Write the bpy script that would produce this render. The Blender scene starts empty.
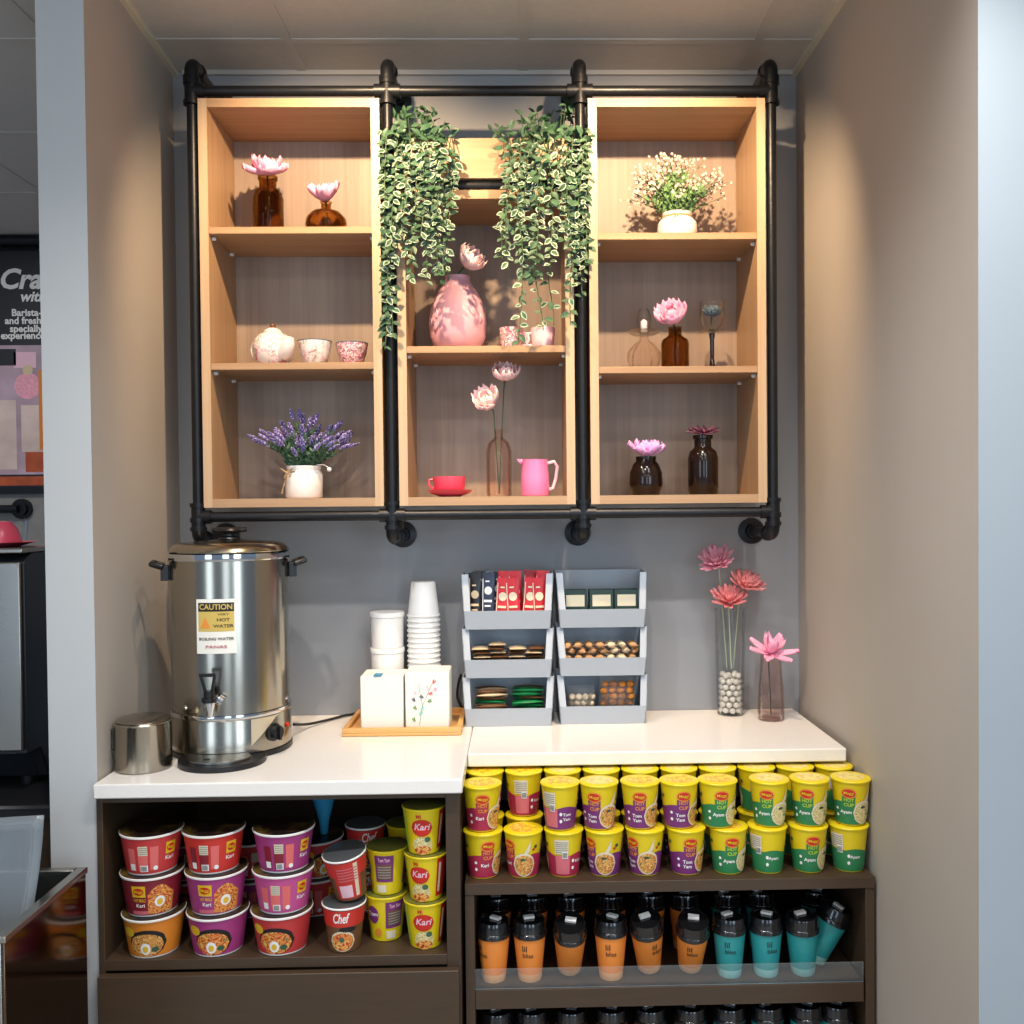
import bpy, bmesh, math, random
from mathutils import Vector, Matrix, Euler
SC = bpy.context.scene
COL = SC.collection
PI = math.pi
R = math.radians
rnd = random.Random(7)

# ------------------------------------------------------------------ camera
YAW, PITCH, ROLL, F, CX, CY, DIST, ZC = .0209, -.018, -.0094, 948.9, 537.0, 519.7, 2.6154, 1.479
_fw = Vector((math.sin(YAW)*math.cos(PITCH), math.cos(YAW)*math.cos(PITCH), math.sin(PITCH)))
_rt0 = Vector((math.cos(YAW), -math.sin(YAW), 0)); _up0 = _rt0.cross(_fw)
_rt = _rt0*math.cos(ROLL) + _up0*math.sin(ROLL)
_up = _up0*math.cos(ROLL) - _rt0*math.sin(ROLL)
CAM = Vector((0, -DIST, ZC))
cd = bpy.data.cameras.new('camera'); cam = bpy.data.objects.new('camera', cd); COL.objects.link(cam)
cam.matrix_world = Matrix.Translation(CAM) @ Matrix((_rt, _up, -_fw)).transposed().to_4x4()
cd.sensor_width = 36; cd.sensor_fit = 'HORIZONTAL'; cd.lens = F*36/1024
cd.shift_x = (512-CX)/1024; cd.shift_y = (CY-512)/1024
cd.clip_start = .05
SC.camera = cam

def at(px, py, Y):
    """the point of the vertical plane y = Y that the photograph shows at (px, py)"""
    d = _fw + _rt*((px-CX)/F) - _up*((py-CY)/F)
    return CAM + d*((Y+DIST)/d.y)
def X(px, Y, py=503): return at(px, py, Y).x
def Z(py, Y, px=512): return at(px, py, Y).z

# ------------------------------------------------------------------ materials
def lin(c):
    if isinstance(c, str):
        c = c.lstrip('#'); c = [int(c[i:i+2], 16)/255 for i in (0, 2, 4)]
    return tuple(x/12.92 if x <= .04045 else ((x+.055)/1.055)**2.4 for x in c) + (1,)
def newmat(name):
    m = bpy.data.materials.new(name); m.use_nodes = True
    return m, m.node_tree.nodes, m.node_tree.links, m.node_tree.nodes['Principled BSDF']
def mat(name, col, rough=.5, metal=0, spec=.5, noise=0, nscale=20, bump=0, bscale=200, trans=0, ior=1.45, alpha=1, coat=0, sss=0, stretch=None):
    m, N, L, b = newmat(name)
    b.inputs['Base Color'].default_value = lin(col); b.inputs['Roughness'].default_value = rough
    b.inputs['Metallic'].default_value = metal; b.inputs['Specular IOR Level'].default_value = spec
    b.inputs['Transmission Weight'].default_value = trans; b.inputs['IOR'].default_value = ior
    b.inputs['Alpha'].default_value = alpha; b.inputs['Coat Weight'].default_value = coat
    tc = N.new('ShaderNodeTexCoord'); src = tc.outputs['Object']
    if stretch:
        mp = N.new('ShaderNodeMapping'); mp.inputs['Scale'].default_value = stretch; L.new(src, mp.inputs[0]); src = mp.outputs[0]
    if noise:
        n = N.new('ShaderNodeTexNoise'); n.inputs['Scale'].default_value = nscale; n.inputs['Detail'].default_value = 5; L.new(src, n.inputs['Vector'])
        hs = N.new('ShaderNodeHueSaturation'); hs.inputs['Color'].default_value = lin(col)
        mr = N.new('ShaderNodeMapRange'); mr.inputs['From Min'].default_value = .3; mr.inputs['From Max'].default_value = .7
        mr.inputs['To Min'].default_value = 1-noise; mr.inputs['To Max'].default_value = 1+noise
        L.new(n.outputs['Fac'], mr.inputs['Value']); L.new(mr.outputs[0], hs.inputs['Value']); L.new(hs.outputs[0], b.inputs['Base Color'])
    if bump:
        n2 = N.new('ShaderNodeTexNoise'); n2.inputs['Scale'].default_value = bscale; n2.inputs['Detail'].default_value = 3; L.new(src, n2.inputs['Vector'])
        bp = N.new('ShaderNodeBump'); bp.inputs['Strength'].default_value = bump; bp.inputs['Distance'].default_value = .002
        L.new(n2.outputs['Fac'], bp.inputs['Height']); L.new(bp.outputs[0], b.inputs['Normal'])
    return m
def wood(name, c0, c1, axis, rough=.5):
    """straight fine grain running along one axis"""
    m, N, L, b = newmat(name)
    tc = N.new('ShaderNodeTexCoord'); mp = N.new('ShaderNodeMapping')
    s = [55, 55, 55]; s[axis] = 1.6; mp.inputs['Scale'].default_value = s; L.new(tc.outputs['Object'], mp.inputs[0])
    n = N.new('ShaderNodeTexNoise'); n.inputs['Scale'].default_value = 1; n.inputs['Detail'].default_value = 6; n.inputs['Roughness'].default_value = .65
    L.new(mp.outputs[0], n.inputs['Vector'])
    mp2 = N.new('ShaderNodeMapping'); s2 = [7, 7, 7]; s2[axis] = .5; mp2.inputs['Scale'].default_value = s2; L.new(tc.outputs['Object'], mp2.inputs[0])
    n2 = N.new('ShaderNodeTexNoise'); n2.inputs['Detail'].default_value = 3; n2.inputs['Scale'].default_value = 1; L.new(mp2.outputs[0], n2.inputs['Vector'])
    ad = N.new('ShaderNodeMath'); ad.operation = 'MULTIPLY_ADD'; ad.inputs[1].default_value = .6
    mu = N.new('ShaderNodeMath'); mu.operation = 'MULTIPLY'; mu.inputs[1].default_value = .4
    L.new(n2.outputs['Fac'], mu.inputs[0]); L.new(n.outputs['Fac'], ad.inputs[0]); L.new(mu.outputs[0], ad.inputs[2])
    cr = N.new('ShaderNodeValToRGB'); cr.color_ramp.elements[0].position = .34; cr.color_ramp.elements[1].position = .66
    cr.color_ramp.elements[0].color = lin(c0); cr.color_ramp.elements[1].color = lin(c1)
    L.new(ad.outputs[0], cr.inputs[0]); L.new(cr.outputs[0], b.inputs['Base Color']); b.inputs['Roughness'].default_value = rough
    return m
def blotch(name, cols, scale=120, rough=.4, seed=0.):
    """printed food picture or floral print: patches of several colours"""
    m, N, L, b = newmat(name)
    tc = N.new('ShaderNodeTexCoord'); mp = N.new('ShaderNodeMapping'); mp.inputs['Location'].default_value = (seed, seed*.7, seed*.3); L.new(tc.outputs['Object'], mp.inputs[0])
    n = N.new('ShaderNodeTexNoise'); n.inputs['Scale'].default_value = scale; n.inputs['Detail'].default_value = 2; n.inputs['Distortion'].default_value = .8
    L.new(mp.outputs[0], n.inputs['Vector'])
    cr = N.new('ShaderNodeValToRGB'); cr.color_ramp.interpolation = 'CONSTANT'
    e = cr.color_ramp.elements; k = len(cols)
    while len(e) < k: e.new(.5)
    for i, c in enumerate(cols):
        e[i].position = 0 if i == 0 else .34 + .32*(i-1)/max(1, k-2); e[i].color = lin(c)
    L.new(n.outputs['Fac'], cr.inputs[0]); L.new(cr.outputs[0], b.inputs['Base Color']); b.inputs['Roughness'].default_value = rough
    return m
def glass(name, col=(1, 1, 1), rough=.02, ior=1.35):
    """thin-walled glass: each surface tints what passes and mirrors at a glance"""
    m, N, L, b = newmat(name)
    t = N.new('ShaderNodeBsdfTransparent'); c = lin(col); t.inputs[0].default_value = tuple(x**.25 for x in c[:3])+(1,)
    g = N.new('ShaderNodeBsdfGlossy'); g.inputs['Roughness'].default_value = rough
    fr = N.new('ShaderNodeLayerWeight'); fr.inputs['Blend'].default_value = .22
    pw = N.new('ShaderNodeMath'); pw.operation = 'MULTIPLY'; L.new(fr.outputs['Fresnel'], pw.inputs[0]); pw.inputs[1].default_value = .55
    mx = N.new('ShaderNodeMixShader'); L.new(pw.outputs[0], mx.inputs[0]); L.new(t.outputs[0], mx.inputs[1]); L.new(g.outputs[0], mx.inputs[2])
    L.new(mx.outputs[0], N['Material Output'].inputs['Surface'])
    return m
def clearfilm(name, col, opacity, rough=.1):
    """thin clear plastic: mostly see-through with a glossy skin"""
    m, N, L, b = newmat(name)
    b.inputs['Base Color'].default_value = lin(col); b.inputs['Roughness'].default_value = rough
    t = N.new('ShaderNodeBsdfTransparent'); mx = N.new('ShaderNodeMixShader')
    fr = N.new('ShaderNodeFresnel'); ad = N.new('ShaderNodeMath'); ad.operation = 'ADD'; ad.use_clamp = True; ad.inputs[1].default_value = opacity
    L.new(fr.outputs[0], ad.inputs[0]); L.new(ad.outputs[0], mx.inputs[0]); L.new(t.outputs[0], mx.inputs[1]); L.new(b.outputs[0], mx.inputs[2])
    L.new(mx.outputs[0], N['Material Output'].inputs['Surface'])
    return m

M = {}
M['paint'] = mat('taupe paint', '#b3aa9f', .65, noise=.03, nscale=3, bump=.08, bscale=300)
M['paint_cool_fill'] = mat('taupe paint in cool fill', '#999a9c', .6, noise=.03, nscale=2, bump=.08, bscale=300)  # same wall paint, with the cool window fill mixed into its colour
M['paint_daylit'] = mat('taupe paint in daylight', '#b9bab9', .6, noise=.02, nscale=3, bump=.05, bscale=300); M['paint_daylit_blue'] = mat('taupe paint in blue daylight', '#a0a9ae', .6, noise=.02, nscale=3, bump=.05, bscale=300)  # same wall paint again; daylight on the wall ends is painted in
M['ceil'] = mat('ceiling tile', '#c4beb6', .9, noise=.03, nscale=60, bump=.15, bscale=400)
M['tbar'] = mat('ceiling bar', '#bfb9b0', .5)
M['trimc'] = mat('cream edge trim', '#d8ccb4', .5)
M['floor'] = mat('floor tile', '#b8b2aa', .4, noise=.08, nscale=4)
M['oak_v'] = wood('oak upright', '#9a7856', '#b39270', 2)
M['oak_h'] = wood('oak level', '#9a7856', '#b39270', 0)
M['oak_back'] = wood('oak back', '#87766a', '#a6927f', 2)
M['oak_front'] = wood('oak edging', '#b29574', '#c8ad8d', 2)
M['pipe'] = mat('black iron', '#17191d', .38, .3, noise=.15, nscale=40, bump=.1, bscale=150)
M['white_top'] = mat('white quartz', '#e9e4dc', .22, noise=.015, nscale=80)
M['dark'] = mat('dark brown laminate', '#443425', .45, noise=.08, nscale=8, stretch=(1, 1, 12))
M['steel'] = mat('polished steel', '#aca597', .2, 1, noise=.03, nscale=5)
M['steel_r'] = mat('brushed steel', '#aaa59d', .26, 1, noise=.05, nscale=30, stretch=(1, 1, 20))
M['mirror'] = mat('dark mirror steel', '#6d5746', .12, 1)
M['chrome'] = mat('chrome', '#d8d8d8', .08, 1)
M['black'] = mat('black plastic', '#121316', .35)
M['matte_black'] = mat('matte black', '#1a1a1c', .6)
M['rubber'] = mat('black rubber', '#1c1c1c', .5)
M['white'] = mat('white plastic', '#e6e6e4', .45)
M['foam'] = mat('white foam', '#eceae6', .6, bump=.1, bscale=500)
M['paper'] = mat('white card', '#e8e5da', .6)
M['ceramic'] = mat('white ceramic', '#efe9e4', .2, coat=.3)
M['greyplastic'] = mat('pale grey plastic', '#a9b1ba', .4)
M['bamboo'] = wood('bamboo', '#c08a48', '#dcae6c', 0)
M['twine'] = mat('jute twine', '#a98a63', .9, noise=.25, nscale=300)
M['amber'] = glass('amber glass', '#7a4718'); M['amber2'] = glass('honey amber glass', '#b06f2c')
M['brown'] = mat('dark brown glass', '#1c110d', .12, spec=.5); M['clear'] = glass('clear glass', '#f8fbfa')
M['pinkglass'] = glass('pink glass', '#f5d8d2'); M['paleglass'] = glass('pale pink glass', '#f8e2d8')
M['stemglass'] = mat('dark glass', '#1c100e', .08, coat=.5)
M['pink'] = mat('pink glaze', '#d09ca8', .45, bump=.15, bscale=90); M['hotpink'] = mat('bright pink glaze', '#e87fae', .3)
M['rose'] = mat('rose red glaze', '#d84f66', .3); M['palepink'] = mat('pale pink glaze', '#eec0cc', .35)
M['petal'] = mat('pink petal', '#f0a9c6', .6, noise=.12, nscale=60); M['petal2'] = mat('pale pink petal', '#f3cbc9', .6, noise=.12, nscale=60)
M['petal_lil'] = mat('lilac pink petal', '#dfa6dc', .6, noise=.12, nscale=60)
M['coral'] = mat('coral petal', '#f29694', .6, noise=.15, nscale=80); M['coral2'] = mat('deep pink petal', '#eea3b3', .6, noise=.15, nscale=80)
M['wine'] = mat('dark wine petal', '#7b4358', .6, noise=.25, nscale=80); M['greypetal'] = mat('blue grey petal', '#56646f', .7, noise=.3, nscale=80)
M['heart'] = mat('flower heart', '#d9b24c', .7); M['hearty'] = mat('deep pink heart', '#c2527e', .7)
M['stem'] = mat('green stem', '#43593a', .6); M['palestem'] = mat('pale stem', '#b9c4a4', .6)
M['leaf'] = mat('green leaf', '#3f5f45', .5, noise=.3, nscale=25); M['leaf2'] = mat('deep green leaf', '#34543b', .5, noise=.25, nscale=25)
M['leafp'] = mat('pale leaf margin', '#9fb09c', .5, noise=.15, nscale=25)
M['lav'] = mat('lavender bloom', '#76689e', .7, noise=.25, nscale=100); M['lav2'] = mat('pale lavender bloom', '#a99bcf', .7)
M['breath'] = mat('cream bloom', '#d0b8aa', .7, noise=.1, nscale=100); M['breath2'] = mat('pink bloom', '#d9a9a4', .7)
M['sage'] = mat('sage leaf', '#6d9158', .6, noise=.2, nscale=50)
M['floral'] = blotch('floral print', ['#e6e2de', '#e6e2de', '#e6e2de', '#dcb7bd', '#e6e2de', '#a9b5a0', '#cf8296'], 45, .25)
M['floral2'] = blotch('dense floral print', ['#cfc3c6', '#d98298', '#e8dcd8', '#c05f7c', '#8fa08c', '#e6b8c0'], 75, .25, 3.)
M['acrylic'] = clearfilm('clear acrylic', '#cfd6d6', .03, .05); M['glossblack'] = mat('glossy black lid', '#131315', .16, coat=.6)
M['sheet'] = clearfilm('clear bag film', '#d9dde0', .04, .25)
M['bagfilm'] = clearfilm('milky plastic', '#a3abb0', .36, .2)
M['ink'] = mat('black ink', '#1b1a19', .6); M['grey'] = mat('grey ink', '#8d8d8a', .6)
M['y'] = mat('yellow print', '#dcc21a', .35); M['lidy'] = mat('yellow lid', '#e4cb1c', .35)
M['yd'] = mat('amber yellow print', '#e2b52c', .4)
M['r'] = mat('red print', '#c62a1c', .4); M['o'] = mat('orange print', '#e08a34', .4); M['lime'] = mat('lime print', '#a9c432', .4)
M['pur'] = mat('purple print', '#74306c', .4); M['grn'] = mat('green print', '#2d7a4a', .4); M['crim'] = mat('crimson print', '#a62b46', .4)
M['pinkp'] = mat('pink print', '#cf6a72', .4); M['w'] = mat('white print', '#efece6', .45); M['cream'] = mat('cream print', '#ddd0b2', .45)
M['foodlid'] = blotch('lid print', ['#efd51a', '#efd51a', '#e0a02c', '#e9cf5a', '#d88a2a'], 60)
M['lidpale'] = blotch('pale lid print', ['#ead979', '#ead979', '#dcbf6c', '#ead98f', '#d8a860'], 60, .4, 2)
M['food'] = blotch('noodle picture', ['#7c3f1e', '#c98b3c', '#e3b96a', '#b5512a', '#d9a04a', '#56682c'], 130)
M['foodg'] = blotch('pale noodle picture', ['#8c7a3a', '#d8c27c', '#e8dcae', '#bfa75a', '#dccb93', '#50702e'], 130, .4, 5)
M['foodr'] = blotch('red noodle picture', ['#8e2f20', '#d9742f', '#e2b45a', '#c0432c', '#df8a3c', '#5d7434'], 70, .4, 9)
M['dlid'] = blotch('dark lid print', ['#1c1413', '#1c1413', '#2b1c16', '#4d3c1c', '#6a5426'], 30, .3)
M['olid'] = mat('olive foil lid', '#6a6a2c', .35, noise=.2, nscale=40); M['foil'] = mat('silver foil', '#8f9496', .3, .8, bump=.4, bscale=80)
M['bred'] = mat('bowl red', '#c03a3a', .4); M['bmar'] = mat('bowl maroon', '#82202e', .4); M['bora'] = mat('bowl orange', '#d9822a', .4)
M['bpur'] = mat('bowl purple', '#a03a76', .4); M['bpink'] = mat('bowl magenta', '#c04f8a', .4); M['bfpk'] = mat('faded red print', '#dc6a66', .4)
M['chefr'] = mat('chef red', '#c9342c', .4); M['teal'] = mat('teal print', '#2c8f8f', .35); M['orgcup'] = mat('orange drink', '#e8893a', .3)
M['tealp'] = mat('pale teal', '#8fc4bd', .35); M['orgp'] = mat('pale orange', '#efb27c', .35); M['blue'] = mat('blue card', '#2b86ad', .5)
M['sred'] = mat('red sachet', '#c22530', .3, noise=.2, nscale=40); M['sblk'] = mat('black sachet', '#1d1b20', .3); M['snavy'] = mat('navy sachet', '#2c3448', .3)
M['sgrn'] = mat('green sachet', '#1f7d47', .3, noise=.15, nscale=40); M['sbrn'] = mat('brown sachet', '#6e4a30', .4); M['scrm'] = mat('cream sachet', '#d9c09a', .4)
M['stan'] = mat('tan biscuit', '#b88d62', .7, noise=.25, nscale=150, bump=.4, bscale=150); M['spale'] = mat('pale biscuit', '#dcc6a4', .7, noise=.15, nscale=150, bump=.4, bscale=150)
M['sorg'] = mat('orange cookie', '#c47a2c', .7, noise=.3, nscale=120, bump=.4, bscale=150); M['sdkg'] = mat('dark green packet', '#20382f', .35)
M['pebble'] = mat('white pebble', '#e6e1d8', .6, noise=.05, nscale=50)
M['caution'] = mat('caution yellow', '#c9ad58', .5); M['panel'] = mat('cream panel', '#cfc0a4', .3, .4)
M['poster'] = mat('charcoal poster', '#26262b', .45)
M['stone'] = mat('tiled wall', '#8c8984', .5, noise=.1, nscale=20)
M['espr'] = mat('black enamel', '#202328', .35)

# ------------------------------------------------------------------ mesh helpers
class MB:
    def __init__(s): s.v = []; s.f = []; s.fm = []; s.mats = []
    def mi(s, m):
        if m not in s.mats: s.mats.append(m)
        return s.mats.index(m)
    def add(s, vs, fs, m=None, T=None):
        k = len(s.v); i = s.mi(m)
        s.v += [tuple(T @ Vector(p)) if T else tuple(p) for p in vs]
        for f in fs: s.f.append(tuple(k+j for j in f)); s.fm.append(i)
        return s
    def box(s, x0, x1, y0, y1, z0, z1, m=None, T=None):
        s.add([(x0, y0, z0), (x1, y0, z0), (x1, y1, z0), (x0, y1, z0), (x0, y0, z1), (x1, y0, z1), (x1, y1, z1), (x0, y1, z1)],
              [(3, 2, 1, 0), (4, 5, 6, 7), (0, 1, 5, 4), (1, 2, 6, 5), (2, 3, 7, 6), (3, 0, 4, 7)], m, T); return s
    def lathe(s, prof, n=32, m=None, T=None, ms=None):
        vs = []; rings = []
        for r, z in prof:
            if r < 1e-6: rings.append([len(vs)]); vs.append((0, 0, z))
            else:
                rings.append(list(range(len(vs), len(vs)+n)))
                vs += [(r*math.cos(2*PI*i/n), r*math.sin(2*PI*i/n), z) for i in range(n)]
        for q in range(len(rings)-1):
            a, b = rings[q], rings[q+1]; fs = []
            for i in range(n):
                j = (i+1) % n
                if len(a) == 1 and len(b) == 1: continue
                if len(a) == 1: fs.append((a[0], b[j], b[i]))
                elif len(b) == 1: fs.append((a[i], a[j], b[0]))
                else: fs.append((a[i], a[j], b[j], b[i]))
            k = len(s.v); mm = s.mi(ms[q] if ms else m)
            for f in fs: s.f.append(tuple(k+t for t in f)); s.fm.append(mm)
        s.v += [tuple(T @ Vector(p)) if T else p for p in vs]; return s
    def tube(s, path, r, n=10, m=None, T=None):
        path = [Vector(p) for p in path]; k = len(path)
        rs = r if isinstance(r, (list, tuple)) else [r]*k
        t0 = (path[1]-path[0]).normalized()
        nrm = t0.orthogonal().normalized(); vs = []
        for i in range(k):
            t = (path[min(i+1, k-1)]-path[max(i-1, 0)]).normalized()
            nrm = (nrm - t*nrm.dot(t)).normalized(); b = t.cross(nrm)
            vs += [path[i] + (nrm*math.cos(2*PI*j/n) + b*math.sin(2*PI*j/n))*rs[i] for j in range(n)]
        fs = [(i*n+j, i*n+(j+1) % n, (i+1)*n+(j+1) % n, (i+1)*n+j) for i in range(k-1) for j in range(n)]
        fs += [tuple(range(n-1, -1, -1)), tuple(range((k-1)*n, k*n))]
        s.add(vs, fs, m, T); return s
    def ball(s, c, rx, ry=None, rz=None, n=12, k=8, m=None, T=None):
        ry = ry or rx; rz = rz or rx
        A = Matrix.Translation(c) @ Matrix.Diagonal((rx, ry, rz, 1))
        s.lathe([(math.sin(PI*i/k), -math.cos(PI*i/k)) for i in range(k+1)], n, m, (T @ A) if T else A); return s
    def grid(s, fn, nu, nv, m=None, T=None):
        vs = [fn(i/nu, j/nv) for j in range(nv+1) for i in range(nu+1)]
        fs = [(j*(nu+1)+i, j*(nu+1)+i+1, (j+1)*(nu+1)+i+1, (j+1)*(nu+1)+i) for j in range(nv) for i in range(nu)]
        s.add(vs, fs, m, T); return s
    def mesh(s, name, m=None, ang=35):
        me = bpy.data.meshes.new(name); me.from_pydata(s.v, [], s.f)
        for q in s.mats: me.materials.append(q or m)
        me.polygons.foreach_set('material_index', s.fm)
        me.update()
        if ang is not None:
            me.polygons.foreach_set('use_smooth', [True]*len(me.polygons)); me.set_sharp_from_angle(angle=R(ang))
        return me
    def build(s, name, m=None, parent=None, ang=35, bevel=0, loc=None, rot=None, solid=0):
        return put(name, s.mesh(name, m, ang), parent, bevel, loc, rot, solid)
def put(name, me, parent=None, bevel=0, loc=None, rot=None, solid=0):
    o = bpy.data.objects.new(name, me); COL.objects.link(o)
    if parent: o.parent = parent
    if loc is not None: o.location = loc
    if rot is not None: o.rotation_euler = rot
    if solid:
        q = o.modifiers.new('s', 'SOLIDIFY'); q.thickness = solid; q.offset = 0
    if bevel:
        b = o.modifiers.new('b', 'BEVEL'); b.width = bevel; b.segments = 2; b.limit_method = 'ANGLE'; b.angle_limit = R(40)
    return o
def tag(o, label=None, cat=None, group=None, kind=None):
    if label: o['label'] = label
    if cat: o['category'] = cat
    if group: o['group'] = group
    if kind: o['kind'] = kind
    return o
def thing(name, label, cat, loc=(0, 0, 0), rot=(0, 0, 0), group=None):
    o = bpy.data.objects.new(name, None); COL.objects.link(o); o.empty_display_size = .02
    o.location = loc; o.rotation_euler = rot
    return tag(o, label, cat, group)
def copy_tree(o, parent=None):
    c = o.copy(); COL.objects.link(c); c.parent = parent
    for ch in list(o.children): copy_tree(ch, c)
    return c
def box1(x0, x1, y0, y1, z0, z1): return MB().box(x0, x1, y0, y1, z0, z1)
def struct(name, mb, m, bevel=0): return tag(mb.build(name, m, bevel=bevel), kind='structure')
ORD = ['first', 'second', 'third', 'fourth', 'fifth', 'sixth', 'seventh', 'eighth', 'ninth', 'tenth', 'eleventh', 'twelfth', 'thirteenth', 'fourteenth', 'fifteenth', 'sixteenth', 'seventeenth', 'eighteenth', 'nineteenth', 'twentieth', 'twenty-first']

_tx = {}
def text_geo(txt, shear=0., bold=0.):
    """flat letter outlines, one unit high, centred"""
    key = (txt, shear, bold)
    if key not in _tx:
        cu = bpy.data.curves.new('lettering', 'FONT'); cu.body = txt; cu.size = 1; cu.shear = shear; cu.offset = bold; cu.resolution_u = 3
        cu.align_x = 'CENTER'; cu.align_y = 'CENTER'
        o = bpy.data.objects.new('lettering', cu); COL.objects.link(o)
        dg = bpy.context.evaluated_depsgraph_get(); dg.update()
        me = bpy.data.meshes.new_from_object(o.evaluated_get(dg))
        _tx[key] = ([(v.co.x, v.co.y) for v in me.vertices], [tuple(p.vertices) for p in me.polygons])
        bpy.data.objects.remove(o); bpy.data.meshes.remove(me); bpy.data.curves.remove(cu)
    return _tx[key]
def flat_text(mb, txt, c, h, m, shear=0, bold=0, width=None, T=None):
    """letters in the x-z plane facing -y"""
    vs, fs = text_geo(txt, shear, bold)
    sx = h
    if width:
        sx = width/(max(v[0] for v in vs)-min(v[0] for v in vs))
    mb.add([(c[0]+x*sx, c[1], c[2]+y*h) for x, y in vs], fs, m, T)
class Wrap:
    """print wrapped round a cone; angle 0 faces -y, positive towards +x"""
    def __init__(s, rfun): s.mb = MB(); s.r = rfun
    def p(s, th, z, lay):
        r = s.r(z) + .00035*lay + .0002; a = R(th); return (r*math.sin(a), -r*math.cos(a), z)
    def col(s, t0, t1, bot, top, m, lay=1, n=None):
        n = n or max(1, int(abs(t1-t0)/5)); vs = []
        for i in range(n+1):
            t = t0+(t1-t0)*i/n; u = i/n
            b = bot(u) if callable(bot) else bot; q = top(u) if callable(top) else top
            vs += [s.p(t, b, lay), s.p(t, q, lay)]
        s.mb.add(vs, [(2*i, 2*i+2, 2*i+3, 2*i+1) for i in range(n)], m)
    def oval(s, tc, zc, ht, hz, m, lay=1):
        s.col(tc-ht, tc+ht, lambda u: zc-hz*math.sqrt(max(0, 1-(2*u-1)**2)), lambda u: zc+hz*math.sqrt(max(0, 1-(2*u-1)**2)), m, lay, 12)
    def text(s, txt, tc, zc, h, m, lay=2, shear=0, bold=.0, wdeg=None):
        vs, fs = text_geo(txt, shear, bold); r = s.r(zc)
        k = h
        if wdeg: k = R(wdeg)*r/(max(v[0] for v in vs)-min(v[0] for v in vs))
        s.mb.add([s.p(tc+math.degrees(x*k/r), zc+y*h, lay) for x, y in vs], fs, m)

# ================================================================== THE ROOM
CEIL = ZC+1.178
XR = .779
struct('floor', box1(-4, 4, -6, 2, -.1, 0), M['floor'])
struct('ceiling', box1(-4, 4, -6, 2, CEIL, CEIL+.1), M['ceil'])
struct('wall_back', box1(-1.02, 1.7, 0, .12, 0, CEIL), M['paint_cool_fill'])
# the partition on the camera's left, slightly out of square
wl = MB(); xa, xb, ya = -.922, -.893, -.60
wl.add([(xa, 0, 0), (xb, ya, 0), (xb-.1, ya, 0), (xa-.1, 0, 0), (xa, 0, CEIL), (xb, ya, CEIL), (xb-.1, ya, CEIL), (xa-.1, 0, CEIL)],
       [(0, 4, 5, 1), (1, 5, 6, 2), (2, 6, 7, 3), (3, 7, 4, 0), (4, 7, 6, 5), (0, 1, 2, 3)], M['paint'])
wl.fm[1] = wl.mi(M['paint_daylit'])  # end face: daylight put into the colour
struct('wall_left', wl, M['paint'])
wr = MB().box(XR, 1.7, -1.029, 0, 0, CEIL, M['paint'])
wr.fm[2] = wr.mi(M['paint_daylit_blue'])  # end face: bluish daylight put into the colour
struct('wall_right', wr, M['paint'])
struct('wall_far', box1(-4, -.9, 1.65, 1.75, 0, CEIL), M['stone'])
g = MB()
for x in (-2.371, -1.771, -1.171, -.571, .029, .629, 1.229): g.box(x-.012, x+.012, -4, 1.6, CEIL-.003, CEIL+.002)
for y in (1.0, .425, -.175, -.775, -1.375, -1.975, -2.575): g.box(-3, 1.6, y-.012, y+.012, CEIL-.0031, CEIL+.002)
struct('trim_1', g, M['tbar'])
tq = MB()
tq.add([(xa, 0, CEIL-.014), (xb, ya, CEIL-.014), (xb+.014, ya, CEIL-.014), (xa+.014, 0, CEIL-.014), (xa, 0, CEIL), (xb, ya, CEIL), (xb+.014, ya, CEIL), (xa+.014, 0, CEIL)],
       [(0, 3, 2, 1), (4, 5, 6, 7), (1, 2, 6, 5), (2, 3, 7, 6), (3, 0, 4, 7), (0, 1, 5, 4)])
struct('trim_2', tq, M['trimc'])
struct('trim_3', box1(XR-.014, XR, -1.029, 0, CEIL-.014, CEIL), M['trimc'])
struct('trim_4', box1(xb, XR, -.012, 0, CEIL-.012, CEIL), M['tbar'])

# ================================================================== WALL CABINETS AND PIPE FRAME
CF = -.24; ZT = ZC+1.005; ZB = ZC-.005; BT = .0215
CABX = dict(L=(-.778, -.332), C=(-.293, .147), R=(.186, .629))
ZTC = Z(189.8, CF, 490)
def cabinet(key, top, shelf_z, label):
    x0, x1 = CABX[key]; cx = (x0+x1)/2; w = (x1-x0)/2
    t = thing('open_wall_cabinet', label, 'wall cabinet', (cx, 0, ZB), group='open oak wall cabinets'); h = top-ZB
    for s in (-1, 1):
        xs = sorted((s*w, s*(w-BT)))
        box1(xs[0], xs[1], CF+.002, -.001, 0, h).build('side_panel', M['oak_v'], t)
        box1(xs[0], xs[1], CF, CF+.002, 0, h).build('front_edging', M['oak_front'], t)
    for name, z0, z1 in (('top_panel', h-BT, h), ('bottom_panel', 0, BT)):
        box1(-w+BT, w-BT, CF, -.001, z0, z1).build(name, M['oak_h'], t)
    box1(-w+BT, w-BT, -.012, -.001, BT, h-BT).build('back_panel', M['oak_back'], t)
    for z in shelf_z:
        zz = z-ZB
        box1(-w+BT, w-BT, CF+.003, -.012, zz-.017, zz).build('shelf', M['oak_h'], t, bevel=.001)
        for s in (-1, 1):
            for y in (CF+.03, -.06):
                MB().tube([(s*(w-BT), y, zz-.022), (s*(w-BT-.009), y, zz-.022)], .0045, 10).build('shelf_pin', M['white'], t)
    return t
SH = dict(L1=Z(226.3, CF, 290), L2=Z(362.4, CF, 294), C1=Z(345.6, CF, 487), R1=Z(232.2, CF, 680), R2=Z(366, CF, 680))
cabinet('L', ZT, (SH['L1'], SH['L2']), 'open oak wall cabinet with a white teapot on its middle shelf')
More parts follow.
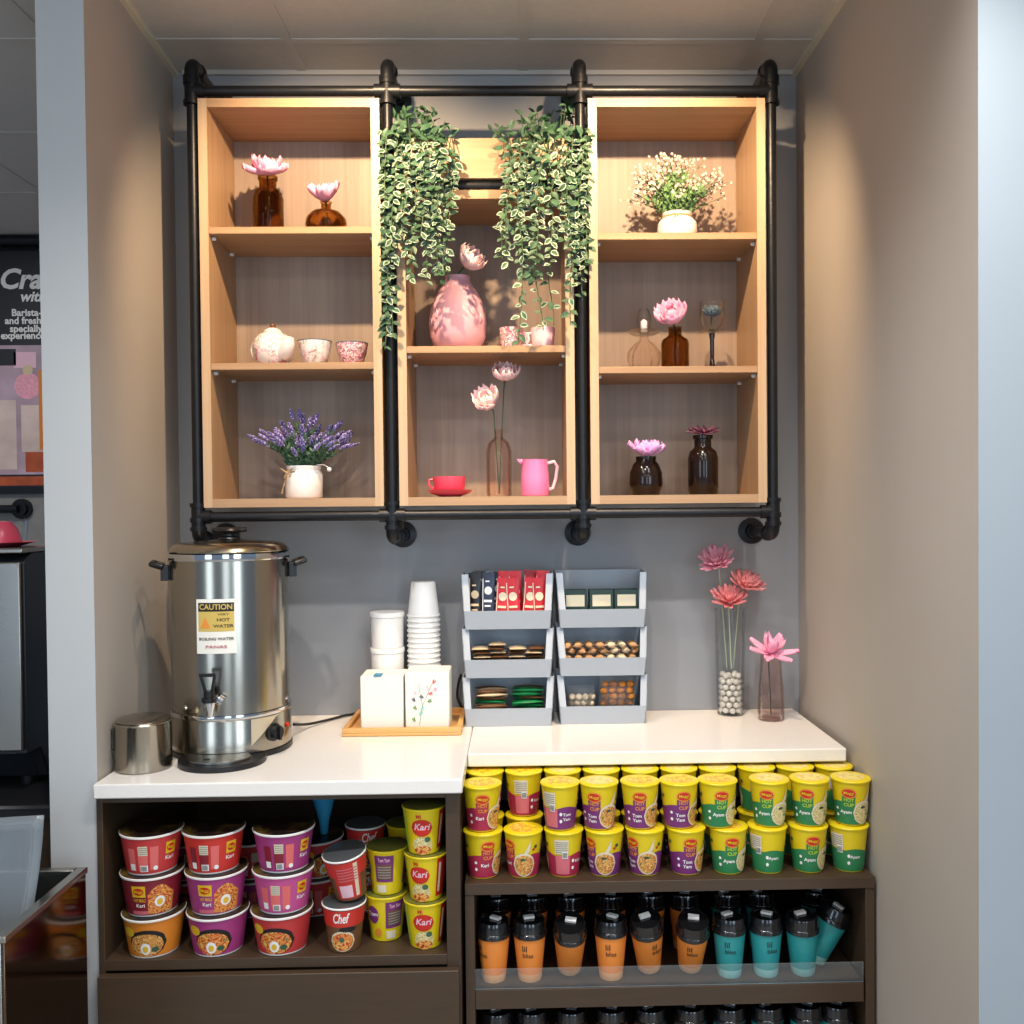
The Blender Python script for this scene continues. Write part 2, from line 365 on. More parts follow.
cabinet('C', ZTC, (SH['C1'],), 'shorter oak wall cabinet below the plant box, holding the big pink jar')
cabinet('R', ZT, (SH['R1'], SH['R2']), 'open oak wall cabinet with a cream flowering pot plant on its top shelf')

PY = CF+.012; PR = .0127
PX = (-.796, -.3125, .1665, .6475)
ZHI = Z(63, PY, 388); ZTB = Z(91, PY, 480); ZBB = Z(514.5, PY, 480); ZLO = Z(536.5, PY, 480)
fr = thing('pipe_frame', 'black iron pipe frame bolted to the wall around the oak cabinets', 'pipe frame', (0, 0, 0))
def elbow(x, z, up):
    s = 1 if up else -1; r = .024; pts = []
    for i in range(7):
        a = PI/2*i/6
        pts.append((x, PY+r-r*math.cos(a), z+s*(r*math.sin(a)-r)))
    MB().tube([(x, PY, z-s*.05)]+pts+[(x, PY+.05, z)], .0172, 14).build('elbow', M['pipe'], fr)
    for zz in (z-s*.048,):
        MB().tube([(x, PY, zz-.006), (x, PY, zz+.006)], .0205, 14).build('collar', M['pipe'], fr)
    MB().tube([(x, PY+.046, z), (x, PY+.058, z)], .0205, 14).build('collar', M['pipe'], fr)
def flange(x, z):
    T = Matrix.Translation((x, 0, z)) @ Matrix.Rotation(PI/2, 4, 'X')
    MB().lathe([(0, .0), (.036, .0), (.036, .008), (.02, .012), (.018, .03), (0, .03)], 24, None, T).build('wall_flange', M['pipe'], fr)
# the outer lower pipes turn inwards on the wall
for i, x in enumerate(PX):
    MB().tube([(x, PY, ZLO-.0+.02), (x, PY, ZHI-.02)], PR, 14).build('upright_pipe', M['pipe'], fr)
    elbow(x, ZHI, True); elbow(x, ZLO, False)
    for z in (ZHI, ZLO):
        MB().tube([(x, PY+.03, z), (x, -.01, z)], PR, 14).build('wall_pipe', M['pipe'], fr); flange(x, z)
    for z in (ZTB, ZBB):
        MB().tube([(x, PY, z-.032), (x, PY, z+.032)], .0172, 14).tube([(x-(.032 if i else 0), PY, z), (x+(.032 if i < 3 else 0), PY, z)], .0171, 14).build('tee_joint', M['pipe'], fr)
        for zz in (z-.03, z+.03): MB().tube([(x, PY, zz-.005), (x, PY, zz+.005)], .0205, 14).build('collar', M['pipe'], fr)
for a, b in zip(PX, PX[1:]):
    for z in (ZTB, ZBB): MB().tube([(a+.012, PY, z), (b-.012, PY, z)], PR, 14).build('rail_pipe', M['pipe'], fr)
ZMID = ZTC+PR+.0005
MB().tube([(PX[1]+.01, PY, ZMID), (PX[2]-.01, PY, ZMID)], PR, 14).build('rail_pipe', M['pipe'], fr)

# plant box on the middle rail
PB0 = ZMID+PR+.0005; PB1 = Z(139, CF, 480)
pb = thing('plant_box', 'oak plant box on the pipe rail above the shorter cabinet', 'planter', (-.073, -.15, PB0))
hw = .212; pd = .085; ph = PB1-PB0
box1(-hw, hw, -pd-.012, -pd, 0, ph).build('front_board', M['oak_h'], pb, bevel=.001)
box1(-hw, hw, pd-.012, pd, 0, ph).build('back_board', M['oak_h'], pb, bevel=.001)
for s in (-1, 1):
    q = sorted((s*hw, s*(hw-.012))); box1(q[0], q[1], -pd, pd-.012, 0, ph).build('end_board', M['oak_v'], pb)
box1(-hw+.012, hw-.012, -pd, pd-.012, 0, .012).build('base_board', M['oak_h'], pb)

# ------------------------------------------------------------------ foliage
def leaf(mb, pos, d, up, L, W, mi, mo):
    """pointed oval leaf folded along the midrib, dark middle and pale margin"""
    d = d.normalized(); s = d.cross(up)
    if s.length < 1e-4: s = d.orthogonal()
    s.normalize(); n = s.cross(d)
    def P(u, v, k=0): return pos + d*(u*L) + s*(v*W) + n*(abs(v)*W*.35 - u*u*L*.18 + k)
    o = [P(0, 0), P(.25, .38), P(.55, .5), P(.82, .3), P(1, 0), P(.82, -.3), P(.55, -.5), P(.25, -.38)]
    i = [P(.08, 0), P(.3, .24), P(.55, .32), P(.75, .18), P(.88, 0), P(.75, -.18), P(.55, -.32), P(.3, -.24)]
    if mo is None:
        mb.add(o+[P(.5, 0)], [(k, (k+1) % 8, 8) for k in range(8)], mi); return
    mb.add(o+i, [(k, (k+1) % 8, 8+(k+1) % 8, 8+k) for k in range(8)], mo)
    mb.add(i+[P(.5, 0)], [(k, (k+1) % 8, 8) for k in range(8)], mi)
def trailing(strands, tuft, label, loc):
    """strands: list of (px, py_top, py_end, drift_px, spread, step)"""
    t = thing('trailing_plant', label, 'plant', loc, group='trailing plants in the plant box')
    L0 = Vector(loc); fol = MB(); st = MB()
    for (px, y0, y1, dx, sp, step, Y) in strands:
        a = at(px, y0, Y); b = at(px+dx, y1, Y); n = max(4, int((a.z-b.z)/.03)); ph = rnd.uniform(0, 6)
        pts = []
        for i in range(n+1):
            u = i/n
            pts.append(a.lerp(b, u) + Vector((math.sin(ph+u*5)*.006, math.cos(ph+u*4)*.007, 0)))
        root = Vector((a.x, -.2, PB1-.02)); mid = Vector((a.x, -.248, PB1+.006))
        path = [root, mid]+pts if y0 > 130 else pts
        st.tube([p-L0 for p in path], .0013, 5)
        ln = (a.z-b.z); k = int(ln/step)
        for q in range(k):
            u = (q+rnd.random()*.6)/k; f = u*n; i = min(n-1, int(f)); p = pts[i].lerp(pts[i+1], f-i)
            side = 1 if q % 2 else -1
            d = Vector((side*rnd.uniform(.2, 1.3)*sp, rnd.uniform(-.7, .15), rnd.uniform(-1, .25)))
            up = Vector((rnd.uniform(-.4, .4), -1, rnd.uniform(.1, .9)))
            Lf = rnd.uniform(.016, .027); pale = rnd.random() < .42
            leaf(fol, p-L0, d, up, Lf, Lf*rnd.uniform(.5, .66), M['leaf'] if rnd.random() < .6 else M['leaf2'], M['leafp'] if pale else None)
    for (x0, x1, y0, y1, n) in tuft:
        for q in range(n):
            p = at(rnd.uniform(x0, x1), rnd.uniform(y0, y1), rnd.uniform(-.278, -.252) if y0 > 129 else rnd.uniform(-.22, -.12))
            d = Vector((rnd.uniform(-1, 1), rnd.uniform(-.8, .4), rnd.uniform(-.2, 1)))
            Lf = rnd.uniform(.018, .031)
            leaf(fol, p-L0, d, Vector((rnd.uniform(-.5, .5), -1, .6)), Lf, Lf*.55, M['leaf2'] if rnd.random() < .7 else M['leaf'], None)
            if q % 4 == 0 and y0 < 129: st.tube([Vector((p.x*.5+L0.x*.5, -.15, PB0+.02))-L0, p-L0], .001, 5)
    fol.build('foliage', M['leaf'], t, ang=None); st.build('stem', M['stem'], t)
    return t
S1 = []
for i in range(17):
    px = 396+58*i/16+rnd.uniform(-3, 3); S1.append((px, 140+rnd.uniform(0, 10), rnd.uniform(225, 285)-(i > 12)*rnd.uniform(0, 50), rnd.uniform(-8, 6), .9, .0105, rnd.uniform(-.27, -.30)))
S1 += [(388, 128, 300, -4, .8, .011, -.275), (390, 150, 350, -3, .8, .012, -.272), (396, 150, 330, -8, .8, .013, -.275), (386, 140, 335, 4, .8, .013, -.28), (384, 130, 250, -2, .8, .014, -.27), (438, 200, 285, 4, .9, .014, -.27)]
trailing(S1, [(384, 452, 130, 146, 50), (392, 436, 110, 140, 70), (425, 446, 122, 140, 10)], 'green trailing plant draping beside the white teapot cabinet and over its pipe', (X(420, -.16), -.15, PB0+.013))
S2 = []
for i in range(20):
    px = 506+82*i/19+rnd.uniform(-3, 3); S2.append((px, 140+rnd.uniform(0, 10), rnd.uniform(200, 285)-(i < 4)*rnd.uniform(0, 30), rnd.uniform(-6, 4), .9, .0105, rnd.uniform(-.27, -.30)))
S2 += [(530, 150, 345, -14, .9, .014, -.285), (535, 240, 330, 6, .9, .014, -.275), (508, 160, 270, 0, .9, .02, -.29), (574, 150, 325, -2, .8, .014, -.275), (586, 140, 262, 0, .9, .013, -.275), (580, 140, 300, 0, .8, .014, -.27), (520, 200, 250, -6, .9, .017, -.28), (550, 260, 325, 2, .9, .02, -.27)]
trailing(S2, [(502, 594, 130, 146, 60), (520, 580, 112, 140, 75), (492, 525, 128, 140, 12), (560, 580, 102, 125, 14)], 'green and white trailing plant draping beside the cabinet with the glass goblet', (X(550, -.16), -.15, PB0+.013))

# ------------------------------------------------------------------ flowers
def petal(mb, T, L, W, curl, m, notch=0):
    def f(u, v):
        w = W*math.sin(PI*min(.999, .12+v*.80))**.8*(u-.5)
        return (w, v*L*math.cos(curl*v), v*L*math.sin(curl*v) + abs(u-.5)**2*W*1.0 - (notch*abs(math.sin(u*PI*2))*v*W*.12))
    mb.grid(f, 4, 5, m, T)
def flower(mb, c, axis, layers, m, heart=None, hr=.006):
    """layers: (count, length, width, elevation deg, curl)"""
    q = Vector((0, 0, 1)).rotation_difference(Vector(axis).normalized()).to_matrix().to_4x4()
    for k, (n, L, W, el, cu) in enumerate(layers):
        for i in range(n):
            a = 2*PI*(i+.5*(k % 2))/n + rnd.uniform(-.12, .12)
            T = Matrix.Translation(c) @ q @ Matrix.Rotation(a, 4, 'Z') @ Matrix.Translation((0, .003, 0)) @ Matrix.Rotation(R(el+rnd.uniform(-7, 7)), 4, 'X')
            petal(mb, T, L*rnd.uniform(.9, 1.08), W, cu, m, 1)
PEONY = [(7, .040, .030, 12, .5), (6, .034, .028, 38, .5), (5, .026, .022, 62, .4)]
WIDE = [(8, .046, .034, -2, .35), (7, .04, .032, 18, .45), (6, .03, .026, 40, .45), (4, .02, .018, 64, .4)]
def bloom(label, base, head, axis, mpetal, layers, group=None, name='artificial_flower', heads=None, mstem='stem', scale=1., mheart='heart'):
    """base: bottom of the stem; head: world position of the flower"""
    b = Vector(base); t = thing(name, label, 'flower', b, group=group)
    for (h, ax) in (heads or [(head, axis)]):
        h = Vector(h)-b; axv = Vector(ax).normalized()
        lay = [(n, L*scale, W*scale, e, c) for n, L, W, e, c in layers]
        mb = MB(); flower(mb, h, axv, lay, M[mpetal]); mb.build('petals', M[mpetal], t, ang=60, solid=.0008)
        MB().ball(h+axv*.006*scale, .007*scale, n=10, k=6).build('flower_heart', M[mheart], t)
        k = h-axv*.02*scale
        MB().tube([(0, 0, .0), k*.5+Vector((0, 0, .004)), k, h], [.0016, .0016, .0018, .003], 6).build('stem', M[mstem], t)
    return t

# ------------------------------------------------------------------ ornaments
IY = -.15
def hollow(prof, th, n=36, m=None):
    """outer profile from base centre up to the rim, then a wall th thick back down inside"""
    mb = MB(); out = [(0, prof[0][1])]+prof
    inn = [(max(.001, r-th), z) for r, z in reversed(prof[1:])]+[(max(.001, prof[0][0]-th), prof[0][1]+th*1.5), (0, prof[0][1]+th*1.5)]
    return mb.lathe(out+inn, n, m)
def vessel(name, label, cat, px, zs, prof, m, th=.0025, y=IY, part='body', group=None, n=36, py=500, rz=0):
    t = thing(name, label, cat, (X(px, y, py), y, zs+.0005), (0, 0, rz), group); hollow(prof, th, n).build(part, m, t, ang=50); return t
ZL3 = ZB+BT
# upper left
ts = SH['L1']
t = vessel('bottle', 'tall amber glass bottle with a pink flower, on the top shelf above the teapot', 'bottle', 268, ts, [(.036, 0), (.039, .004), (.039, .094), (.035, .111), (.024, .121), (.022, .125), (.022, .142), (.025, .144), (.025, .152), (.022, .154)], M['amber'], py=200)
bloom('pink flower opening over the neck of the tall amber bottle', t.location+Vector((0, 0, .012)), t.location+Vector((0, -.004, .154)), (.05, -.35, 1), 'petal', WIDE, 'pink artificial flowers', scale=1.3)
t = vessel('bottle', 'squat round amber glass bottle with a pink flower, beside the tall amber bottle', 'bottle', 326, ts, [(.035, 0), (.046, .006), (.053, .028), (.05, .045), (.036, .06), (.016, .066), (.013, .07), (.013, .082), (.016, .086)], M['amber2'], py=205)
bloom('pink flower sitting on the squat round amber bottle', t.location+Vector((0, 0, .012)), t.location+Vector((0, -.003, .085)), (-.1, -.35, 1), 'petal', [(6, .056, .036, 28, .3), (5, .044, .032, 50, .3)], 'pink artificial flowers')
# teapot and cups
ts = SH['L2']
t = thing('teapot', 'round white floral teapot with a dark knob, beside two floral teacups', 'teapot', (X(273, IY, 345), IY, ts+.0005))
hollow([(.03, 0), (.036, .003), (.05, .022), (.053, .04), (.048, .058), (.034, .07), (.022, .073)], .003).build('body', M['floral'], t, ang=50)
MB().lathe([(0, .0725), (.024, .0725), (.025, .0745), (.018, .081), (.006, .085), (0, .085)], 28).build('lid', M['ceramic'], t)
t.scale = (1, 1, 1.2)
MB().ball((0, 0, .089), .0075, rz=.006).build('lid_knob', M['sbrn'], t)
MB().tube([(.035, -.03, .03), (.046, -.042, .036), (.052, -.05, .048), (.054, -.053, .056)], [.02, .019, .016, .012], 14).build('spout', M['ceramic'], t)
MB().tube([(-.042, .03, .058), (-.06, .045, .062), (-.068, .05, .045), (-.06, .045, .025), (-.044, .032, .018)], .0045, 8).build('handle', M['ceramic'], t)
def teacup(px, r, h, label, m, py=348):
    t = thing('teacup', label, 'teacup', (X(px, IY, py), IY, ts+.0005), group='floral teacups by the teapot')
    hollow([(.52*r, 0), (.56*r, .005), (.72*r, .2*h), (.9*r, .6*h), (r, .95*h), (r, h)], .0025).build('bowl', M[m], t, ang=50)
    MB().lathe([(r-.0005, h-.002), (r+.0008, h-.001), (r+.0004, h+.001), (r-.002, h+.001)], 36).build('rim', M['greypetal'], t)
teacup(315, .043, .066, 'white teacup with grey rim and pink flowers, next to the teapot', 'floral')
teacup(352, .041, .06, 'smaller teacup with dense pink floral print, by the hanging vine', 'floral2')
# lavender pot
def potplant(px, zs, label, prof, nst, hmin, hmax, spread, mleaf, mflow, mflow2, kind, py, mpot='ceramic', name='potted_plant'):
    t = thing(name, label, 'plant', (X(px, IY, py), IY, zs+.0005))
    hollow(prof, .004).build('pot', M[mpot], t, ang=50)
    zt = prof[-1][1]; rt = prof[-1][0]; st = MB(); fo = MB(); fl = MB()
    for i in range(nst):
        a = rnd.uniform(0, 2*PI); q = rnd.random()**.6; h = rnd.uniform(hmin, hmax)*(1-.45*q*q); r1 = spread*q
        e = Vector((math.cos(a)*r1, math.sin(a)*r1*.62, zt+h)); b = Vector((math.cos(a)*rt*.5*q, math.sin(a)*rt*.5*q, zt-.015))
        md = b.lerp(e, .5)+Vector((-math.cos(a)*r1*.12, 0, h*.08))
        if e.y > .11: e.y = .11
        st.tube([b, md, e], .0009, 4)
        d = (e-md).normalized()
        for k in range(11):
            u = .12+.6*k/11; p = b.lerp(md, u*2) if u < .5 else md.lerp(e, u*2-1)
            dd = Vector((rnd.uniform(-1, 1), rnd.uniform(-1, 1), rnd.uniform(.2, 1.2)))
            leaf(fo, p, dd, Vector((0, -1, .3)), rnd.uniform(.012, .026), .0065, mleaf, None)
        if kind == 'spike':
            n = 7
            for k in range(n):
                p = e-d*(.034*k/n); s = .0022+.0022*math.sin(PI*(k+.7)/n)
                for w in range(3):
                    b2 = 2*PI*w/3+k; fl.ball(p+Vector((math.cos(b2), math.sin(b2), 0))*s*.9, s*.75, n=5, k=4, m=mflow if rnd.random() < .65 else mflow2)
        else:
            for k in range(5):
                p = e+Vector((rnd.gauss(0, .009), rnd.gauss(0, .009), rnd.gauss(-.006, .011))); st.tube([md.lerp(e, .8), p], .0005, 3)
                for w in range(4):
                    b2 = PI/2*w+k; leaf(fl, p, Vector((math.cos(b2), -.5, math.sin(b2))), Vector((0, -1, 0)), .0042, .004, mflow if rnd.random() < .7 else mflow2, None)
    st.build('stem', M['stem'], t); fo.build('foliage', mleaf, t, ang=None); fl.build('blossom', mflow, t, ang=80)
    return t
t = potplant(304, ZL3, 'lavender plant in a white ceramic pot, below the white teapot', [(.044, 0), (.047, .004), (.048, .06), (.044, .068), (.042, .072), (.044, .076), (.044, .083)], 95, .06, .15, .145, M['leaf'], M['lav'], M['lav2'], 'spike', 480)
bw = MB(); bw.tube([(-.041, -.014, .066), (-.033, -.031, .066), (-.012, -.043, .067)], .0022, 6)
for a, b in (((-.05, -.036, .075), (-.022, -.05, .056)), ((-.044, -.03, .035), (-.05, -.03, .012)), ((-.018, -.048, .075), (-.04, -.046, .052))): bw.tube([(-.034, -.034, .066), a, b], .002, 6)
bw.build('twine_bow', M['twine'], t)
MB().ball((.075, -.05, .072), .006, n=8, k=6).tube([(.038, -.02, .085), (.06, -.04, .084), (.075, -.05, .076)], .001, 5).build('drooping_bud', M['ceramic'], t)
# upper right plant
t = potplant(677, SH['R1'], 'cream and pink flowering plant in a round white pot, on the top shelf', [(.04, 0), (.047, .006), (.052, .025), (.05, .046), (.042, .056), (.036, .06), (.038, .066), (.04, .071)], 85, .07, .165, .125, M['sage'], M['breath'], M['breath2'], 'spray', 210)
for k in range(14):
    pass
MB().lathe([(.037, .056), (.0405, .058), (.0405, .062), (.037, .064)], 28).tube([(-.01, -.039, .06), (-.014, -.046, .048), (-.022, -.046, .036)], .002, 6).tube([(-.008, -.039, .06), (-.004, -.046, .05), (-.012, -.048, .034)], .002, 6).build('twine_bow', M['twine'], t)
# centre upper: big pink jar, two cups
ts = SH['C1']
t = thing('pink_jar', 'big pink ceramic jar with raised leaf sprays, behind the trailing plant', 'jar', (X(458, -.13, 320), -.13, ts+.0005))
hollow([(.05, 0), (.058, .004), (.072, .04), (.0755, .075), (.071, .11), (.06, .14), (.045, .165), (.034, .18), (.031, .19), (.033, .196)], .004, 44).build('body', M['pink'], t, ang=50)
rl = MB()
for (th, z, a) in [(-62, .06, 100), (-50, .045, 60), (-40, .075, 110), (-52, .085, 80), (-30, .11, 30), (-15, .118, 10), (-45, .1, 60), (40, .08, 120), (52, .066, 70), (60, .09, 100)]:
    pr = .075-.9*max(0, z-.075)**1.25*1.8; c = Vector((math.sin(R(th))*pr, -math.cos(R(th))*pr, z)); tn = Vector((math.cos(R(th)), math.sin(R(th)), 0))
    leaf(rl, c*1.0, tn*math.cos(R(a))+Vector((0, 0, math.sin(R(a)))), Vector((math.sin(R(th)), -math.cos(R(th)), .1)), .034, .014, M['pink'], None)
rl.build('leaf_relief', M['pink'], t, solid=.003)
bloom('pale pink rose leaning out of the big pink jar', t.location+Vector((0, 0, .1)), t.location+Vector((.02, -.03, .216)), (.7, -.55, .6), 'petal2', [(7, .042, .038, 20, .5), (7, .038, .034, 46, .5), (6, .032, .028, 66, .4)], scale=1.3)
t2 = bloom('small pink rosebud among the trailing leaves over the pink jar', t.location+Vector((-.008, 0, .1)), t.location+Vector((-.03, -.05, .24)), (-.1, -.5, .9), 'petal', [(5, .018, .018, 40, .4), (5, .015, .015, 62, .4)], scale=1.)
def cupm(name, label, px, y, zs, r, h, m, py, group=None, flare=.8):
    t = thing(name, label, 'cup', (X(px, y, py), y, zs+.0005), group=group); hollow([(flare*r, 0), (.86*r, .003), (.95*r, .5*h), (r, h)], .0028).build('bowl', M[m], t, ang=50); return t
t = cupm('small_cup', 'small pink cup with dark floral print, behind the hanging vine tip', 511, -.15, ts, .03, .058, 'floral2', 333, 'small pink cups')
MB().tube([(.028, 0, .046), (.043, 0, .045), (.046, 0, .03), (.04, 0, .015), (.027, 0, .014)], .0035, 8).build('handle', M['palepink'], t)
t = cupm('small_cup', 'small plain pink cup at the shelf corner behind the vine', 543, -.15, ts, .031, .058, 'palepink', 333, 'small pink cups')
MB().tube([(-.029, 0, .046), (-.044, 0, .044), (-.046, 0, .03), (-.04, 0, .015), (-.027, 0, .014)], .0035, 8).build('handle', M['palepink'], t)
# centre lower
y = -.17
t = thing('saucer', 'rose red saucer under the rose red cup', 'saucer', (X(450, y, 492), y, ZL3+.0005)); hollow([(.028, 0), (.032, .003), (.05, .009), (.06, .018)], .003).build('dish', M['rose'], t, ang=50)
t = thing('teacup', 'rose red teacup standing on its matching saucer', 'teacup', (X(449.5, y, 485), y, ZL3+.0062)); hollow([(.024, 0), (.03, .004), (.04, .018), (.043, .046)], .0028).build('bowl', M['rose'], t, ang=50)
MB().tube([(-.04, 0, .04), (-.052, 0, .038), (-.053, 0, .026), (-.045, 0, .016), (-.036, 0, .014)], .003, 8).build('handle', M['rose'], t)
t = vessel('bottle', 'clear pink-tinted glass bottle with two pale flowers, between red cup and pink jug', 'bottle', 499, ZL3, [(.031, 0), (.033, .004), (.0335, .115), (.028, .138), (.014, .15), (.011, .154), (.011, .17), (.013, .173)], M['paleglass'], .0028, y=-.15, py=470)
b0 = t.location+Vector((0, 0, .008)); hA = at(505, 380, -.16); hB = at(490, 405, -.165)
bloom('two-headed pale pink flower stem standing in the clear pink bottle', b0, None, None, 'petal2', [(8, .04, .03, 8, .6), (7, .034, .028, 36, .6), (6, .026, .022, 60, .5)], heads=[(hA, (.15, -.55, 1)), (hB, (-.4, -.75, .7))], scale=1.2)
t = thing('pink_jug', 'bright pink jug with pale handle, at the shelf end by the pipe', 'jug', (X(535, y, 480), y, ZL3+.0005))
hollow([(.035, 0), (.037, .003), (.036, .05), (.033, .09), (.034, .094)], .003).build('body', M['hotpink'], t, ang=50)
MB().tube([(.031, 0, .084), (.05, 0, .088), (.058, 0, .076), (.054, 0, .045), (.046, 0, .02), (.034, 0, .016)], .0045, 8).build('handle', M['palepink'], t)
MB().add([(-.034, -.012, .08), (-.034, .012, .08), (-.046, 0, .0955), (-.032, -.012, .0945), (-.032, .012, .0945)], [(0, 2, 1), (0, 3, 2), (1, 2, 4)]).build('pouring_lip', M['hotpink'], t, solid=.002)
# right middle
ts = SH['R2']
t = thing('glass_candle_holder', 'clear ribbed glass candle holder with wide drip saucer, beside the amber bottle', 'candle holder', (X(644, IY, 340), IY, ts+.0005))
mb = MB(); n = 48; prof = [(.024, 0), (.034, .006), (.042, .03), (.04, .05), (.026, .068), (.012, .078), (.010, .09)]
vs = []; 
for r, z in prof:
    for i in range(n):
        rr = r*(1+.06*math.cos(12*2*PI*i/n)); vs.append((rr*math.cos(2*PI*i/n), rr*math.sin(2*PI*i/n), z))
mb.add(vs, [(q*n+i, q*n+(i+1) % n, (q+1)*n+(i+1) % n, (q+1)*n+i) for q in range(len(prof)-1) for i in range(n)]+[tuple(range(n-1, -1, -1)), tuple(range((len(prof)-1)*n, len(prof)*n))])
mb.build('ribbed_base', M['paleglass'], t, ang=50)
MB().lathe([(0, .0905), (.012, .0905), (.03, .093), (.044, .101), (.0445, .103), (.03, .0965), (0, .094)], 36).build('drip_saucer', M['clear'], t)
MB().lathe([(0, .0945), (.012, .0945), (.016, .106), (.02, .13), (.018, .148), (.012, .16), (.010, .16), (.016, .147), (.0178, .13), (.013, .107), (0, .1)], 30).build('candle_cup', M['clear'], t)
MB().lathe([(0, .1), (.009, .1), (.009, .128), (.003, .133), (0, .134)], 18).build('candle', M['ceramic'], t)
t = vessel('bottle', 'amber bottle with pink flower, between the ribbed candle holder and dark-stemmed goblet', 'bottle', 675, ts, [(.033, 0), (.036, .004), (.036, .07), (.033, .08), (.019, .09), (.017, .094), (.017, .108), (.019, .112)], M['amber'], py=345)
bloom('pink ruffled flower leaning from the amber bottle by the goblet', t.location+Vector((0, 0, .012)), t.location+Vector((-.008, -.024, .122)), (-.35, -.75, .75), 'petal', scale=1.4, layers=[(8, .038, .03, 10, .6), (7, .032, .026, 38, .6), (6, .024, .02, 60, .5)])
t = thing('goblet', 'tall glass goblet with dark stem holding a blue-grey flower', 'goblet', (X(712, IY, 345), IY, ts+.0005))
MB().lathe([(0, 0), (.024, 0), (.022, .004), (.008, .014), (.0055, .03), (.0055, .08), (.008, .09), (.007, .097), (0, .097)], 28).build('stem', M['stemglass'], t)
MB().lathe([(0, .0972), (.02, .0972), (.034, .101), (.0345, .103), (.02, .0995), (0, .0995)], 36).build('drip_saucer', M['clear'], t)
MB().lathe([(0, .1), (.01, .1), (.026, .115), (.034, .145), (.031, .178), (.0295, .178), (.0322, .145), (.025, .117), (.009, .103), (0, .103)], 36).build('bowl', M['clear'], t)
bloom('dark blue-grey flower inside the goblet bowl', t.location+Vector((0, 0, .1035)), t.location+Vector((-.001, -.002, .14)), (0, -.5, 1), 'greypetal', [(10, .03, .016, 12, .5), (9, .027, .014, 40, .3), (8, .024, .012, 65, .3)], mheart='ink')
# right lower
t = vessel('round_vase', 'squat dark brown vase with pink flower, beside the dark bottle', 'vase', 646, ZL3, [(.032, 0), (.037, .004), (.0435, .03), (.042, .058), (.034, .08), (.026, .088), (.027, .1)], M['brown'], py=480)
bloom('lilac pink flower on the squat dark brown vase', t.location+Vector((0, 0, .012)), t.location+Vector((0, -.004, .101)), (0, -.25, 1), 'petal_lil', [(8, .056, .042, 16, .25), (7, .046, .036, 34, .3), (4, .03, .026, 60, .3)])
t = vessel('bottle', 'tall dark brown bottle with small wine-coloured flower, beside the squat vase', 'bottle', 703, ZL3, [(.036, 0), (.039, .004), (.039, .095), (.035, .112), (.024, .121), (.022, .125), (.022, .143), (.026, .145), (.026, .154)], M['brown'], py=480)
bloom('wine-coloured spiky flower in the neck of the tall dark bottle', t.location+Vector((0, 0, .012)), t.location+Vector((0, -.004, .157)), (0, -.25, 1), 'wine', [(14, .042, .009, 8, .15), (10, .034, .008, 25, .15)], mheart='wine')

# ================================================================== COUNTERS AND BASE UNITS
ZK = .90; KJ = -.12
tag(box1(-.890, KJ-.0005, -.629, -.001, ZK-.031, ZK).build('worktop', M['white_top'], bevel=.003), 'deep white worktop carrying the steel hot water urn', 'worktop')
tag(box1(KJ+.0005, .762, -.43, -.001, ZK-.031, ZK).build('worktop', M['white_top'], bevel=.003), 'shallower white worktop carrying the grey bins, over the yellow noodle cups', 'worktop')
ZS = Z(957.5, -.605, 280)      # shelf of the drawer cabinet
cb = thing('base_cabinet', 'dark brown base cabinet with open noodle shelf above a wide drawer', 'cabinet', (-.51, -.3, 0))
BX0, BX1, BF = -.384, .3815, -.305
box1(BX0, BX0+.013, BF, .299, 0, ZK-.0315).build('side_panel', M['dark'], cb, bevel=.001)
box1(BX1-.03, BX1, BF, .299, 0, ZK-.0315).build('side_panel', M['dark'], cb, bevel=.001)
box1(BX0+.013, BX1-.03, .28, .299, 0, ZK-.0315).build('back_panel', M['dark'], cb)
box1(BX0+.013, BX1-.03, BF, .28, ZS-.022, ZS).build('shelf', M['dark'], cb, bevel=.001)
box1(BX0+.013, BX1-.03, BF, .28, ZK-.046, ZK-.0315).build('top_panel', M['dark'], cb)
box1(BX0+.004, BX1-.004, BF-.02, BF-.0005, .08, ZS-.026).build('drawer', M['dark'], cb, bevel=.002)
RX0, RX1 = -.121, .772; RF = -.575
ZN = .657; ZD = .424
rk = thing('display_rack', 'dark brown display rack of noodle cups and drinks under the shallower worktop', 'rack', (.3255, -.3, 0))
rx0, rx1 = RX0-.3255, RX1-.3255; rf = RF+.3
box1(rx0, rx0+.02, rf, .295, 0, ZN-.026).build('side_panel', M['dark'], rk, bevel=.001)
box1(rx1-.02, rx1, rf, .295, 0, ZN-.026).build('side_panel', M['dark'], rk, bevel=.001)
box1(rx0, rx1, rf-.003, .295, ZN-.025, ZN).build('top_shelf', M['dark'], rk, bevel=.001)
box1(rx0+.02, rx1-.02, .275, .295, 0, ZN-.026).build('back_panel', M['matte_black'], rk)
for zt in (ZD, ZD-.2):
    box1(rx0+.0205, rx1-.025, rf+.008, .274, zt-.012, zt).build('drink_shelf', M['dark'], rk)
    box1(rx0+.0205, rx1-.025, rf-.002, rf+.0075, zt-.042, zt).build('shelf_lip', M['dark'], rk, bevel=.001)
    box1(rx0+.0205, rx1-.025, rf+.001, rf+.004, zt+.0005, zt+.044).build('clear_guard', M['acrylic'], rk)

